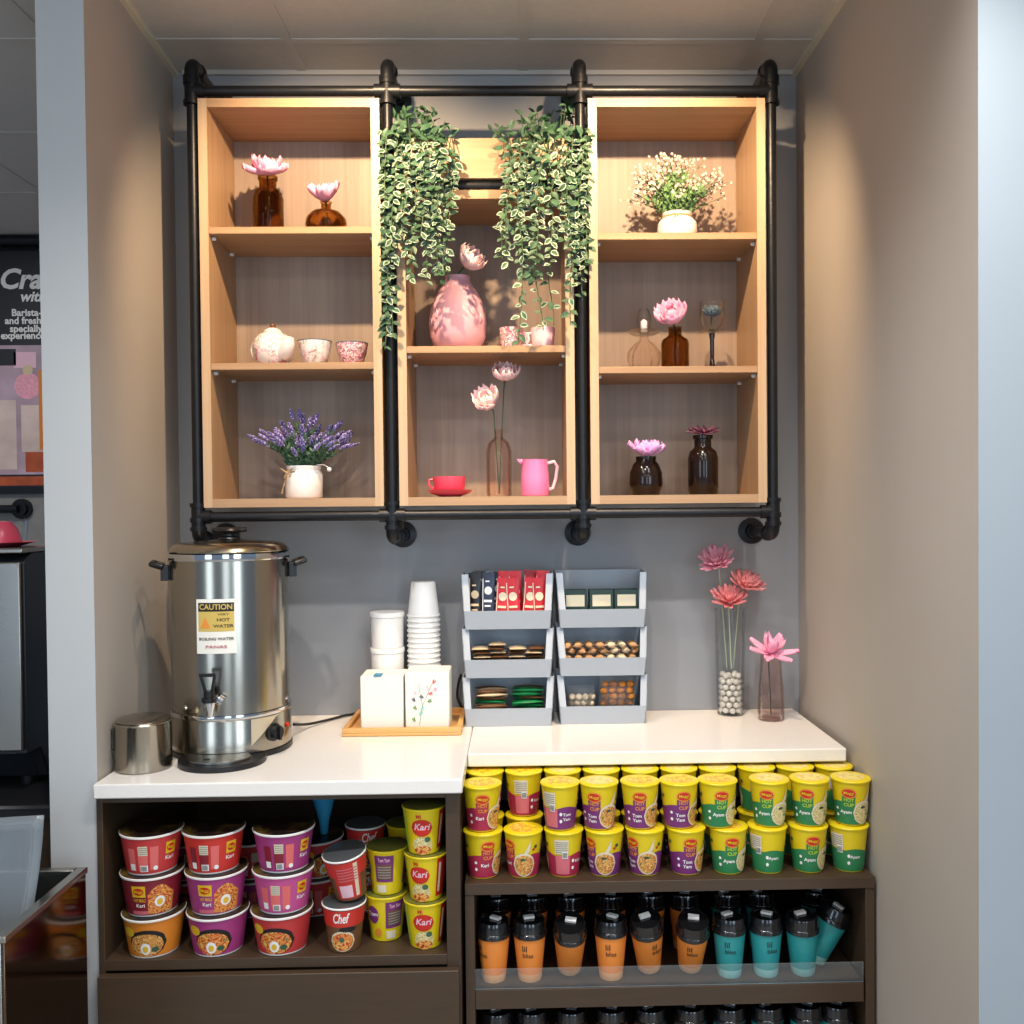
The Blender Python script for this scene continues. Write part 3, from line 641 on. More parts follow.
# ------------------------------------------------------------------ yellow noodle cups
def cone(r0, r1, h): return lambda z: r0+(r1-r0)*z/h
HC = .1
def cup_lid(r, h, m, mprint, rimm, tab=True):
    mb = MB(); mb.lathe([(0, h+.0015), (r*.7, h+.0015)], 32, mprint); mb.lathe([(r*.7, h+.0015), (r-.002, h+.0012), (r, h+.0004)], 32, m)
    return mb.mesh('lid', m)
def cup_body(r0, r1, h, m, rim):
    mb = MB(); mb.lathe([(0, .002), (r0-.002, .002), (r0-.001, 0), (r0, .001), (r1-.001, h-.004)], 36, m)
    mb.lathe([(r1-.001, h-.004), (r1+.0012, h-.0035), (r1+.0016, h-.001), (r1+.0005, h+.0003), (0, h+.0003)], 36, rim); return mb.mesh('body', m)
def hot_print(base, blk, fl, food, pnl):
    w = Wrap(cone(.0315, .0425, HC))
    w.col(-180, 180, .003, lambda u: .05+.004*math.sin(u*6*PI), base, 1, 60)
    w.col(-22, 20, .037, lambda u: .066, base, 2)
    w.oval(0, .074, 24, .0115, M['o'], 3); w.oval(0, .074, 20, .0088, M['r'], 4); w.text('Maggi', 0, .0745, .0085, M['y'], 5, 0, .01, 30)
    w.text('HOT', 0, .0585, .0105, blk, 3, 0, .03, 32); w.text('CUP', 0, .0475, .0105, blk, 3, 0, .03, 32)
    for i, s in enumerate(fl.split()): w.text(s, -10, .031-.0105*i, .0105, M['w'], 3, 0, .02)
    w.oval(-42, .037, 5, .0032, M['w'], 3); w.oval(-42, .022, 5, .0036, M['w'], 3)
    w.col(38, 72, lambda u: .035+.028*u, lambda u: .052+.034*u*u, M['cream'], 3)
    w.oval(52, .031, 38, .0265, M['cream'], 4); w.oval(52, .030, 34, .0225, food, 5)
    w.oval(48, .043, 9, .003, M['leaf2'], 6)
    w.oval(92, .07, 6, .004, M['leaf2'], 3); w.oval(84, .064, 5, .003, M['r'], 3); w.oval(-75, .071, 6, .004, M['leaf2'], 3); w.oval(-88, .06, 5, .004, M['o'], 3)
    w.col(128, 178, .008, .05, pnl, 2); w.col(128, 172, .054, .086, M['grey'] if False else M['cream'], 3)
    for k in range(6): w.col(131, 169, .057+.0045*k, .0588+.0045*k, M['grey'], 4)
    w.col(152, 170, .044, .06, M['w'], 5)
    for k in range(6): w.col(153.5+2.6*k, 155+2.6*k, .0455, .058, M['ink'], 6, 1)
    w.oval(190, .038, 5, .004, M['w'], 3); w.oval(190, .022, 5, .004, M['w'], 3)
    for i, s in enumerate(fl.split()): w.text(s, 212, .036-.0105*i, .0095, M['w'], 3, 0, .02)
    return w.mb.mesh('wrap_print', base, 30)
bodyY = cup_body(.0315, .0425, HC, M['y'], M['lidy'])
PRN = dict(purple=hot_print(M['pur'], M['o'], 'Tom Yam', M['food'], M['pinkp']), green=hot_print(M['grn'], M['lime'], 'Ayam', M['foodg'], M['grn']), red=hot_print(M['crim'], M['o'], 'Kari', M['food'], M['pinkp']))
lidA = cup_lid(.0432, HC, M['lidy'], M['foodlid'], None); lidB = cup_lid(.0432, HC, M['lidy'], M['lidpale'], None)
def hotcup(loc, var, rz, label, group, pale=False, tilt=(0, 0)):
    t = thing('noodle_cup', label, 'noodle cup', loc, (tilt[0], tilt[1], R(rz)), group)
    put('body', bodyY, t); put('wrap_print', PRN[var], t); put('lid', lidB if pale else lidA, t)
    return t
YF, YB = -.523, -.424
xs = [X(p, YF, 870) for p in (483.5, 523.5, 564, 604.5, 645, 686, 728, 767.5, 808, 848.5)]
# front face turns: positive turns the logo towards +x
FB = [('red', 18), ('red', -50), ('red', -160), ('purple', -55), ('purple', -50), ('purple', 6), ('green', 2), ('green', -205+0), ('green', 0), ('green', -208)]
FT = [('red', 4), ('red', -165), ('purple', -190), ('purple', -20), ('purple', -8), ('purple', 6), ('green', 2), ('green', -22), ('green', -25), ('green', -25)]
GF = 'yellow noodle cups on the display rack'
for i in range(10):
    dx = rnd.uniform(-.001, .001)
    p2 = HC+.003
    hotcup((xs[i], YF, ZN+.0005), *FB[i], f'yellow and {FB[i][0]} noodle cup, {ORD[i]} along the front lower row from the drawer cabinet', GF)
    x2 = X((482, 522, 560, 599, 640, 679, 717.5, 769, 809.5, 850.5)[i], YF, 800)
    if i != 1: hotcup((x2, YF, ZN+.0005+p2), *FT[i], f'yellow and {FT[i][0]} noodle cup, {ORD[max(0, i-1) if i else 0]} along the front upper row from the drawer cabinet', GF, pale=(i in (3, 7, 8, 9)))
    x3 = X(485+38.7*i, YB, 770)
    v = ['red', 'red', 'purple', 'purple', 'purple', 'purple', 'green', 'green', 'green', 'green'][i]
    hotcup((x3, YB, ZN+.0005), v, (-150, -20)[i % 2], 'yellow noodle cup half hidden in the rear lower row behind the front cups', 'yellow noodle cups in the hidden rear lower row')
    hotcup((x3, YB, ZN+.0005+p2), v, (-150, -160)[i % 2], f'yellow noodle cup under the worktop edge, {ORD[i]} in the rear upper row from the cabinet', GF, pale=(i > 1))

# ------------------------------------------------------------------ drink cups
def drink_meshes(body, pale):
    b = MB(); b.lathe([(0, .001), (.0245, .001), (.0255, 0), (.0262, .002), (.0278, .018)], 32, pale); b.lathe([(.0278, .018), (.0358, .1), (0, .1)], 32, body)
    l = MB(); l.lathe([(.0355, .097), (.0375, .0975), (.038, .106), (.0368, .108), (.0355, .109), (.0343, .128), (.033, .1315), (.030, .1315), (.0288, .127), (.02, .1265), (.012, .1285), (0, .1285)], 36)
    s = MB(); s.box(-.012, .012, .002, .014, .1292, .1345)
    w = Wrap(cone(.0265, .0358, .1)); w.text('lil', -8, .077, .019, M['ink'], 1, 0, .01); w.text('bliss', 4, .062, .014, M['ink'], 1, 0, .01)
    return [('body', b.mesh('body', body)), ('lid', l.mesh('lid', M['glossblack'])), ('lid_sticker', s.mesh('lid_sticker', M['w'])), ('logo_print', w.mb.mesh('logo_print', M['ink']))]
DK = dict(orange=drink_meshes(M['orgcup'], M['orgp']), teal=drink_meshes(M['teal'], M['tealp']))
def drink(loc, col, rz, label, group, tilt=(0, 0), stk=0):
    t = thing('drink_cup', label, 'drink cup', loc, group=group)
    t.rotation_euler = (Matrix.Rotation(tilt[1], 3, 'Y') @ Matrix.Rotation(tilt[0], 3, 'X') @ Matrix.Rotation(R(rz), 3, 'Z')).to_euler()
    for n, me in DK[col]:
        o = put(n, me, t)
        if n == 'lid_sticker': o.rotation_euler = (0, 0, R(stk-rz))
    return t
GD = 'black-lidded drink cups on the rack'
dpx = (494, 530, 569.5, 611, 649, 690, 729.5, 766, 803, 813.5)
yd = -.525
for i in range(10):
    col = 'orange' if i < 6 else 'teal'; tl = (0, 0); y = yd; z = ZD+.0008
    if i in (2, 4, 5): ta = (0, 0, 22, 0, 17, 21)[i]; tl = (R(ta), R(-5 if i == 4 else 0)); y = yd+.022; z = ZD+.001+.0275*math.sin(R(ta+(3 if i == 4 else 0)))
    if i == 9: tl = (R(3), R(24)); z = ZD+.003+.0262*math.sin(R(24)); y = yd+.036
    if i == 8: tl = (R(4), R(-2)); z += .0025
    drink((X(dpx[i], y, 975), y, z), col, (-50, -12, 90, -8, 28, -10, -12, 8, 110, 80)[i], (f'{col} drink cup with black lid, {ORD[i]} along the front row from the drawer cabinet' if i < 9 else 'teal drink cup leaning sideways towards the rack side beside the upright teal ones'), GD, tl, rnd.uniform(-40, 40))
for i in range(10):
    col = 'orange' if i < 6 else 'teal'
    if i == 8: continue
    drink((X((496, 533, 571, 612, 652, 687, 729, 764, 793, 821)[i], -.425, 930), -.392, ZD+.0005), col, 60, f'{col} drink cup in shade, {ORD[min(i, 8)]} along the rear row behind the front drinks', GD, stk=rnd.uniform(-40, 40))
for i in range(10):
    drink((X((497, 532, 571, 611, 650, 690, 729, 767, 806, 836)[i], -.525, 1010), -.525, ZD-.1995), 'orange' if i < 5 else 'teal', 0, f'black-lidded drink cup, {ORD[i]} along the lowest rack shelf from the drawer cabinet', GD, stk=rnd.uniform(-40, 40))

# ------------------------------------------------------------------ noodle bowls and cups in the cabinet
HB = .0865
def bowl_set(base, kind, food='foodr', panel=None):
    r0, r1 = .051, .0645
    b = MB(); b.lathe([(0, .003), (r0-.003, .003), (r0-.002, 0), (r0, .0005), (r0+.0012, .004)], 44, M['w'])
    b.lathe([(r0+.0012, .004), (r1-.001, HB-.005)], 44, base); b.lathe([(r1-.001, HB-.005), (r1+.0015, HB-.0045), (r1+.002, HB-.001), (r1+.0005, HB), (0, HB)], 44, M['w'])
    l = MB(); l.lathe([(0, HB+.0012), (r1-.004, HB+.001), (r1+.0005, HB+.0004)], 44)
    w = Wrap(cone(r0, r1, HB))
    if kind == 'front':
        w.col(-24, 4, .045, .07, M['yd'], 2); w.oval(-10, .0575, 11, .008, M['r'], 3); w.text('Maggi', -10, .0578, .009, M['y'], 4, 0, .01, 17)
        w.text('HOT MEALZ', -9, .0375, .0095, M['yd'], 2, 0, .02, 26); w.text('Kari', -8, .026, .011, M['w'], 2, 0, .02)
        w.col(8, 62, .006, lambda u: .05+.02*math.sin(PI*min(1, u*1.1)), M[food], 2); w.oval(32, .033, 11, .012, M['w'], 3); w.oval(32, .032, 6, .007, M['yd'], 4)
        w.col(-28, 8, .006, .014, M['pinkp'], 2)
    elif kind == 'dish':
        w.oval(-34, .058, 14, .011, M['yd'], 2); w.oval(6, .034, 40, .03, M['ink'], 2); w.oval(4, .03, 36, .0255, M[food], 3)
        w.oval(2, .022, 11, .013, M['w'], 4); w.oval(2, .021, 6, .007, M['yd'], 5); w.oval(22, .02, 8, .006, M['leaf2'], 4)
    else:
        w.col(-38, -22, .01, .06, panel, 2); w.col(-16, 4, .01, .064, panel, 2); w.col(9, 25, .012, .064, M['bfpk'], 2)
        w.col(-36, -24, .012, .026, M['w'], 3)
        w.col(-14, 4, .045, .066, M['cream'], 3); w.col(-12, 4, .009, .023, M['w'], 3)
        for k in range(7): w.col(-10.5+1.8*k, -9.5+1.8*k, .0105, .0215, M['ink'], 4, 1)
        for k in range(4): w.col(-13, 3, .048+.0045*k, .0495+.0045*k, M['grey'], 4)
        w.col(40, 62, .042, .068, M['yd'], 2); w.oval(51, .055, 9, .008, M['r'], 3); w.text('Maggi', 51, .0555, .009, M['y'], 4, 0, .01, 14)
        w.text('Kari', 50, .033, .012, M['w'], 2, 0, .02); w.oval(20, .016, 5, .005, M['w'], 3)
    return [('body', b.mesh('body', base)), ('lid', l.mesh('lid', M['dlid'])), ('wrap_print', w.mb.mesh('wrap_print', base, 30))]
BS = dict(redback=bowl_set(M['bred'], 'back', panel=M['bfpk']), marfront=bowl_set(M['bmar'], 'front'), oradish=bowl_set(M['bora'], 'dish', 'food'),
          redback2=bowl_set(M['chefr'], 'back', panel=M['bmar']), purfront=bowl_set(M['bpur'], 'front'), purdish=bowl_set(M['bpur'], 'dish'),
          purback=bowl_set(M['bpur'], 'back', panel=M['bmar']), pinkback=bowl_set(M['bpink'], 'back', panel=M['bfpk']), reddish=bowl_set(M['bred'], 'dish'))
def bowl(x, y, z, v, rz, label, group='noodle bowls on the cabinet shelf'):
    t = thing('noodle_bowl', label, 'noodle bowl', (x, y, z), (0, 0, R(rz)), group)
    for n, me in BS[v]: put(n, me, t)
YBW = -.549
pitch = HB+.002
stk = [((154, 153, 153), [('oradish', 0, 'orange noodle bowl with egg dish print'), ('marfront', 3, 'maroon noodle bowl with yellow logo'), ('redback', 8, 'red noodle bowl with barcode panel')], 'bowl stack by the cabinet side'),
       ((218, 217, 215), [('purdish', 0, 'purple noodle bowl with round dish print'), ('purfront', 4, 'purple noodle bowl with yellow logo'), ('redback2', 2, 'bright red noodle bowl with barcode panel')], 'the middle bowl stack'),
       ((282, 284, 285), [('reddish', -6, 'red noodle bowl with egg dish print'), ('pinkback', 2, 'magenta noodle bowl with barcode panel'), ('purback', 8, 'dark purple noodle bowl with panels')], 'the bowl stack nearest the red cups')]
for xs_, vs_, nm in stk:
    for k in range(3):
        y = YBW-(.012 if k == 0 else 0)+.0
        bowl(X(xs_[k], YBW, 900), YBW, ZS+.0008+k*pitch, vs_[k][0], vs_[k][1], f'{vs_[k][2]}, {("bottom", "middle", "top")[k]} of {nm}')
for j, (px, nm) in enumerate(((186, 'behind the orange bowl stack'), (252, 'behind the middle bowl stack'), (316, 'behind the magenta bowl stack'))):
    for k in range(2):
        bowl(X(px, -.36, 880), -.36, ZS+.0008+k*pitch, ('reddish', 'purback', 'redback')[(k+j) % 3], 30*k, f'shaded noodle bowl {nm}, {("lower", "upper")[k]} one', 'noodle bowls in the shade at the back')
def snack_set(kind):
    h = .1; r0, r1 = .034, .0465
    w = Wrap(cone(r0, r1, h))
    if kind == 'chef':
        base, rim, lid = M['sbrn'], M['w'], M['foil']
        w.col(-180, 180, .058, .0945, M['chefr'], 1, 60); w.text('Chef', -2, .077, .03, M['w'], 2, .25, .02, 46)
        w.oval(20, .052, 26, .006, M['ink'], 2); w.oval(4, .026, 40, .023, M['cream'], 2); w.oval(4, .025, 36, .02, M['foodr'], 3); w.oval(2, .03, 8, .006, M['leaf'], 4)
        w.col(120, 200, .006, .094, M['chefr'], 2); w.col(130, 170, .01, .04, M['palepink'], 3); w.col(180, 192, .01, .09, M['cream'], 3)
        for k in range(5): w.col(132, 190, .05+.007*k, .053+.007*k, M['pinkp'], 4)
    elif kind == 'purple':
        base, rim, lid = M['y'], M['lidy'], M['olid']
        w.col(-34, 22, .03, .09, M['pur'], 1); w.text('Tom Yam', -6, .08, .012, M['palepink'], 2, 0, .01, 34)
        w.col(-28, 16, .036, .07, M['sbrn'], 2)
        for k in range(5): w.col(-26, 14, .039+.006*k, .0415+.006*k, M['grey'], 3)
        w.col(-32, 0, .006, .024, M['cream'], 2)
        w.oval(-75, .06, 20, .02, M['pur'], 1); w.text('Tom', -75, .062, .014, M['w'], 2, 0, .01); w.oval(-60, .02, 12, .01, M['o'], 1)
        w.col(60, 100, .02, .088, M['pur'], 1)
    else:
        base, rim, lid = M['y'], M['lidy'], M['olid']
        w.oval(-2, .06, 32, .019, M['r'], 1); w.col(-24, 20, .045, .06, M['r'], 1.5); w.text('Kari', -2, .062, .02, M['palepink'], 2, .2, .02)
        w.text('Mi', -10, .085, .012, M['r'], 2, 0, .02); w.oval(0, .02, 34, .02, M['foodg'], 1); w.oval(0, .01, 30, .01, M['foodr'], 2); w.oval(16, .034, 10, .006, M['leaf'], 2)
        w.col(52, 100, .01, .094, M['r'], 1); w.col(58, 66, .02, .085, M['cream'], 2)
        w.col(-100, -52, .01, .094, M['lime'], 1)
    b = cup_body(r0, r1, h, base, rim)
    l = MB(); l.lathe([(0, h+.0015), (r1-.003, h+.0013), (r1, h+.0005)], 36)
    return [('body', b), ('lid', l.mesh('lid', lid)), ('wrap_print', w.mb.mesh('wrap_print', base, 30))]
SS = {k: snack_set(k) for k in ('chef', 'purple', 'kari')}
def snack(loc, kind, rz, label, tilt=(0, 0), group='noodle cups in the drawer cabinet'):
    t = thing('noodle_cup', label, 'noodle cup', loc, (0, 0, R(rz)), group)
    if tilt != (0, 0): t.rotation_euler = (Matrix.Rotation(tilt[1], 3, 'Y') @ Matrix.Rotation(tilt[0], 3, 'X') @ Matrix.Rotation(R(rz), 3, 'Z')).to_euler()
    for n, me in SS[kind]: put(n, me, t)
    return t
c0 = (X(344.5, -.558, 930), -.558, ZS+.0008); snack(c0, 'chef', 0, 'red and brown noodle cup with foil lid, bottom of the leaning pair')
snack((X(351, -.55, 880), -.548, ZS+.1042+.0085), 'chef', -150, 'red noodle cup with foil lid, tilted on top of the leaning pair', (R(9), R(-7)))
y = -.508; snack((X(386.5, y, 930), y, ZS+.0008), 'purple', 40, 'yellow and purple noodle cup, bottom of the pair beside the tilted red cup')
snack((X(387.5, y, 880), y, ZS+.0008+.1025), 'purple', 4, 'yellow noodle cup with purple panel, top of the pair beside the tilted red cup')
y = -.548
for k, (px, rz) in enumerate(((425.5, 0), (426.5, -14), (425, 0))):
    snack((X(px, y, 900), y, ZS+.0008+.1025*k), 'kari', rz, f'yellow and red noodle cup, {("bottom", "middle", "top")[k]} of the stack by the cabinet partition')
y = -.36
for k in range(2): snack((X(366, y, 880), y, ZS+.0008+.1025*k), 'chef', 20, f'shaded red noodle cup behind the leaning pair, {("lower", "upper")[k]} of its stack', group='shaded noodle cups at the back')
for k in range(2): snack((X(407, y, 880), y, ZS+.0008+.1025*k), 'purple', 60, f'shaded yellow noodle cup behind the purple panel pair, {("lower", "upper")[k]} of its stack', group='shaded noodle cups at the back')
t = thing('paper_cone', 'teal paper cone standing on the bowls in the shade', 'paper cone', (X(324, -.36, 820), -.36, ZS+.0015+2*pitch))
hollow([(.008, 0), (.009, .003), (.012, .03), (.03, .1)], .0012, 28).build('cone', M['blue'], t)

# ================================================================== ON THE WORKTOP
# hot water urn
UX, UY = X(231, -.335, 640), -.335
u = thing('hot_water_urn', 'tall stainless steel hot water urn with black tap lever and caution label', 'urn', (UX, UY, ZK+.0005))
ur = .1355
MB().lathe([(0, .012), (ur, .012), (ur+.002, .014), (ur+.002, .09), (ur, .094), (0, .094)], 64).build('base_housing', M['steel'], u, ang=40)
MB().lathe([(ur-.004, .094), (ur+.004, .094), (ur+.005, .098), (ur+.004, .103), (ur-.004, .103)], 64).build('base_band', M['chrome'], u)
MB().lathe([(0, .1035), (ur-.001, .1035), (ur-.001, .452), (0, .452)], 72).build('body', M['steel'], u, ang=40)
MB().lathe([(ur-.004, .4525), (ur+.003, .4525), (ur+.0045, .456), (ur+.003, .468), (ur-.004, .47)], 64).build('top_band', M['chrome'], u)
MB().lathe([(ur+.001, .4705), (ur+.002, .473), (ur-.002, .479), (ur-.011, .487), (ur-.026, .491), (.05, .496), (.03, .498), (0, .4985)], 64).build('lid', M['steel'], u, ang=50)
MB().lathe([(0, .499), (.026, .499), (.024, .503), (.014, .506), (.014, .511), (.03, .515), (.034, .519), (.03, .524), (0, .526)], 32).tube([(-.04, 0, .521), (.04, 0, .521)], .006, 8).build('lid_knob', M['black'], u)
# tongue-shaped foot that runs out under the tap
ft = MB(); out = []
n = 60
n = 96
for i in range(n):
    a = 2*PI*i/n; sx, cy_ = math.sin(a), -math.cos(a); r = ur+.004
    # ray from the centre against an oval tongue centred in front of the housing
    A_, B_, c0_ = .096, .092, -.135
    qa = (sx/A_)**2+(cy_/B_)**2; cx_ = .018; qb = -2*(cy_*c0_/B_**2+sx*cx_/A_**2); qc = (c0_/B_)**2+(cx_/A_)**2-1; dsc = qb*qb-4*qa*qc
    if dsc > 0: r = max(r, (-qb+math.sqrt(dsc))/(2*qa))
    out.append((r*sx, r*cy_))
def prism(mb, pts, z0, z1, m=None):
    n = len(pts); mb.add([(x, y, z0) for x, y in pts]+[(x, y, z1) for x, y in pts], [tuple(range(n-1, -1, -1)), tuple(range(n, 2*n))]+[(i, (i+1) % n, n+(i+1) % n, n+i) for i in range(n)], m); return mb
prism(MB(), out, 0, .012).build('foot', M['black'], u, ang=40)
dp = [(.014+.075*math.sin(R(t_)), -.14-.068*math.cos(R(t_))) for t_ in range(-80, 81, 8)]
dp += [(math.sin(R(t_))*(ur+.006), -math.cos(R(t_))*(ur+.006)) for t_ in range(30, -31, -5)]
prism(MB(), dp, .0125, .018).build('drip_plate', M['steel_r'], u, ang=40)
MB().box(-.012, .004, -.182, -.176, .0182, .019).build('drip_slot', M['ink'], u)
# handles
for s, T in ((-1, Matrix.Rotation(R(17), 4, 'Z')), (1, Matrix.Rotation(R(17), 4, 'Z'))):
    hb = MB(); hb.box(s*ur if s > 0 else -ur-.018, ur+.018 if s > 0 else -ur, -.02, .02, .405, .44, None, T)
    hb.tube([(s*(ur+.012), -.035, .437), (s*(ur+.036), -.03, .445), (s*(ur+.036), .03, .445), (s*(ur+.012), .035, .437)], .0075, 8, None, T)
    hb.build('side_handle', M['black'], u, bevel=.003)
# tap
tx = 0
ty = -math.sqrt(ur**2-tx**2)
MB().tube([(tx, ty+.004, .142), (tx, ty-.03, .142)], .011, 18).build('tap_barrel', M['chrome'], u)
MB().tube([(tx+.014, ty-.012, .145), (tx+.024, ty-.012, .138)], .012, 16).build('tap_nut', M['chrome'], u)
MB().lathe([(0, .108), (.0075, .108), (.013, .137), (.013, .142), (0, .142)], 20, None, Matrix.Translation((tx, ty-.03, 0))).build('spout', M['chrome'], u)
MB().lathe([(.0165, .1425), (.0165, .152), (.012, .154), (.012, .168), (0, .168)], 20, None, Matrix.Translation((tx, ty-.03, 0))).lathe([(0, .1425), (.0165, .1425)], 20, None, Matrix.Translation((tx, ty-.03, 0))).build('tap_collar', M['black'], u)
lv = MB(); q = ty-.033
lv.tube([(tx-.007, q, .166), (tx-.016, q-.006, .205)], .0035, 8).tube([(tx+.007, q, .166), (tx+.016, q-.006, .205)], .0035, 8).tube([(tx-.018, q-.006, .204), (tx+.018, q-.006, .204)], .004, 8)
lv.build('tap_lever', M['black'], u)
# dial, lamp, control panel, rivets, label
W1 = Wrap(lambda z: ur+.002)
W1.col(34, 98, lambda u_: .09-.06*max(0, 1-u_*2.2), .0905, M['panel'], 1, 14); W1.col(26, 84, .0145, lambda u_: .03+.0*u_, M['panel'], 1, 14) if False else None
W1.mb.build('control_panel', M['panel'], u)
def radial(th, z, r): a = R(th); return Matrix.Translation((r*math.sin(a), -r*math.cos(a), z)) @ Matrix.Rotation(a, 4, 'Z') @ Matrix.Rotation(PI/2, 4, 'X')
MB().lathe([(0, 0), (.021, 0), (.021, .004), (.017, .006), (.0155, .018), (0, .018)], 24, None, radial(58, .052, ur+.0025)).box(-.003, .003, -.016, .016, .018, .024, None, radial(58, .052, ur+.0025)).build('dial_knob', M['black'], u)
MB().lathe([(0, 0), (.0055, 0), (.005, .004), (0, .005)], 14, None, radial(80, .058, ur+.0025)).build('power_lamp', M['r'], u)
for th in (-32, 84): MB().lathe([(0, 0), (.006, 0), (.004, .003), (0, .004)], 12, None, radial(th, .12, ur-.001)).build('rivet', M['chrome'], u)
W2 = Wrap(lambda z: ur-.001); lc = 3
def deg(px): return px
z0 = .345
W2.col(lc-19, lc+19, .245, .368, M['paper'], 1); W2.col(lc-17, lc+17, .295, .34, M['caution'], 2); W2.col(lc-17, lc+17, .34, .36, M['ink'], 2)
W2.text('CAUTION', lc, .350, .017, M['caution'], 3, 0, .02, 31)
W2.col(lc-15, lc-5, .303, lambda u_: .303+.024*(1-abs(2*u_-1)), M['o'], 3, 8)
W2.text('VERY', lc+7, .3335, .007, M['ink'], 3, 0, .01, 11); W2.text('HOT', lc+7, .321, .010, M['ink'], 3, 0, .02, 12); W2.text('WATER', lc+7, .307, .010, M['ink'], 3, 0, .02, 19)
W2.text('BOILING WATER', lc, .278, .009, M['ink'], 3, 0, .02, 33); W2.text('PANAS', lc, .260, .010, M['crim'], 3, 0, .01, 20)
W2.mb.build('caution_label', M['paper'], u, ang=30)
# canister
t = thing('steel_canister', 'short round stainless steel canister with lid, in the corner by the urn', 'canister', (X(144, -.505, 760), -.505, ZK+.0005))
MB().lathe([(0, 0), (.057, 0), (.0595, .003), (.0595, .1), (.0615, .1035), (.0595, .106), (0, .106)], 48).build('body', M['steel'], t)
MB().lathe([(0, .1065), (.057, .1065), (.058, .109), (.052, .1125), (.03, .117), (0, .118)], 48).build('lid', M['steel_r'], t)
MB().tube([(-.0585, -.012, .092), (-.065, -.02, .09), (-.065, -.02, .045), (-.0585, -.012, .04)], .003, 8).build('handle', M['steel_r'], t)
# cords
pts = [(X(292, -.24, 718)+.004, -.24, ZK+.03), (-.545, -.16, ZK+.012), (-.51, -.09, ZK+.006), (-.475, -.04, ZK+.006), (-.45, -.015, ZK+.006), (-.425, -.0095, ZK+.02), (-.41, -.008, ZK+.05)]
def smooth_path(p, k=6):
    p = [Vector(q) for q in p]; out = []
    for i in range(len(p)-1):
        a, b, c, d = p[max(0, i-1)], p[i], p[i+1], p[min(len(p)-1, i+2)]
        for j in range(k):
            s = j/k; out.append(.5*((2*b)+(c-a)*s+(2*a-5*b+4*c-d)*s*s+(3*b-a-3*c+d)*s**3))
    return out+[p[-1]]
tag(MB().tube(smooth_path(pts), .0035, 8).build('power_cord', M['rubber']), 'thin black power cord running from the urn to the wall behind the tray', 'cord')
pts = [(-.158, -.012, ZK+.11), (-.165, -.02, ZK+.085), (-.168, -.024, ZK+.05), (-.155, -.026, ZK+.02), (-.14, -.022, ZK+.0045), (-.11, -.016, ZK+.0045)]
tag(MB().tube(smooth_path(pts), .0035, 8).build('power_cord', M['rubber']), 'black cord loop on the wall beside the grey bins', 'cord')
# tray, boxes, cups
tr = thing('wooden_tray', 'light bamboo tray under the white boxes and cup stacks', 'tray', (-.287, -.137, ZK+.0005), (0, 0, R(-.5)))
box1(-.153, .143, -.118, .115, 0, .008).build('base', M['bamboo'], tr, bevel=.002)
rim = MB()
for a in ((-.153, .143, -.118, -.106), (-.153, .143, .103, .115), (-.153, -.141, -.106, .103), (.131, .143, -.106, .103)): rim.box(*a, .0081, .02)
rim.build('rim', M['bamboo'], tr, bevel=.001)
TZ = ZK+.009
t = thing('napkin_box', 'plain white napkin box with a blue tag on top', 'box', (X(381.5, -.23, 700), -.175, TZ))
box1(-.054, .054, -.05, .05, 0, .137).build('body', M['paper'], t, bevel=.003)
box1(-.02, .0, -.052, -.02, .1372, .139).build('blue_tag', M['blue'], t)
t = thing('napkin_box', 'white box printed with a red and green leafy branch', 'box', (X(427, -.23, 700), -.175, TZ))
box1(-.0555, .0555, -.05, .05, 0, .145).build('body', M['paper'], t, bevel=.003)
br = MB(); yb = -.0506
def strip(mb, a, b, w, m): 
    a = Vector((a[0], yb, a[1])); b = Vector((b[0], yb, b[1])); d = (b-a).normalized(); s = Vector((-d.z, 0, d.x))*w
    mb.add([a-s, b-s, b+s, a+s], [(0, 1, 2, 3)], m)
strip(br, (-.02, .012), (-.012, .06), .0006, M['sage']); strip(br, (-.012, .06), (.012, .115), .0006, M['sage']); strip(br, (-.012, .06), (-.02, .105), .0006, M['sage'])
for (x, z, a, m) in [(-.03, .02, 120, 'sage'), (-.02, .035, 60, 'tealp'), (-.026, .05, 130, 'sage'), (-.018, .05, 30, 'tealp'), (-.03, .07, 120, 'greypetal'), (-.02, .105, 95, 'petal2'), (-.026, .088, 140, 'palepink'), (0, .07, 20, 'sage'), (.002, .09, 10, 'pinkp'), (.006, .1, 140, 'palepink'), (.014, .115, 60, 'pinkp'), (.014, .1, 10, 'coral2'), (-.008, .08, 150, 'greypetal')]:
    leaf(br, Vector((x, yb-.0003, z)), Vector((math.cos(R(a)), 0, math.sin(R(a)))), Vector((0, -1, 0)), .018, .008, M[m], None)
br.build('branch_print', M['stem'], t, ang=None)
ty_ = -.075
for k in range(3):
    t = thing('paper_tub', f'round white paper tub, {("bottom", "middle", "top")[k]} of the short stack behind the plain box', 'tub', (X(387.5, ty_, 640), ty_, TZ+.0945*k), group='white paper tubs behind the plain box')
    MB().lathe([(0, .001), (.040, .001), (.0415, 0), (.042, .002), (.0435, .08), (0, .08)], 40).build('body', M['foam'], t)
    MB().lathe([(.0437, .0802), (.0455, .081), (.0458, .09), (.0445, .0935), (0, .0938)], 40).lathe([(0, .0802), (.0437, .0802)], 40).build('lid', M['foam'], t)
fc = MB(); rb, rt_, hh = .0325, .0425, .092     # inverted foam cup, wall 1.2 mm
fc.lathe([(rt_+.0006, 0), (rt_+.002, .001), (rt_+.002, .004), (rt_-.0004, .0046), (rb, hh-.003), (rb-.002, hh), (0, hh), (0, hh-.0008), (rb-.0025, hh-.0008), (rb-.0008, hh-.0036), (rt_-.001, .0046), (rt_+.0006, 0)], 36)
fcm = fc.mesh('foam_cup', M['foam'], 40)
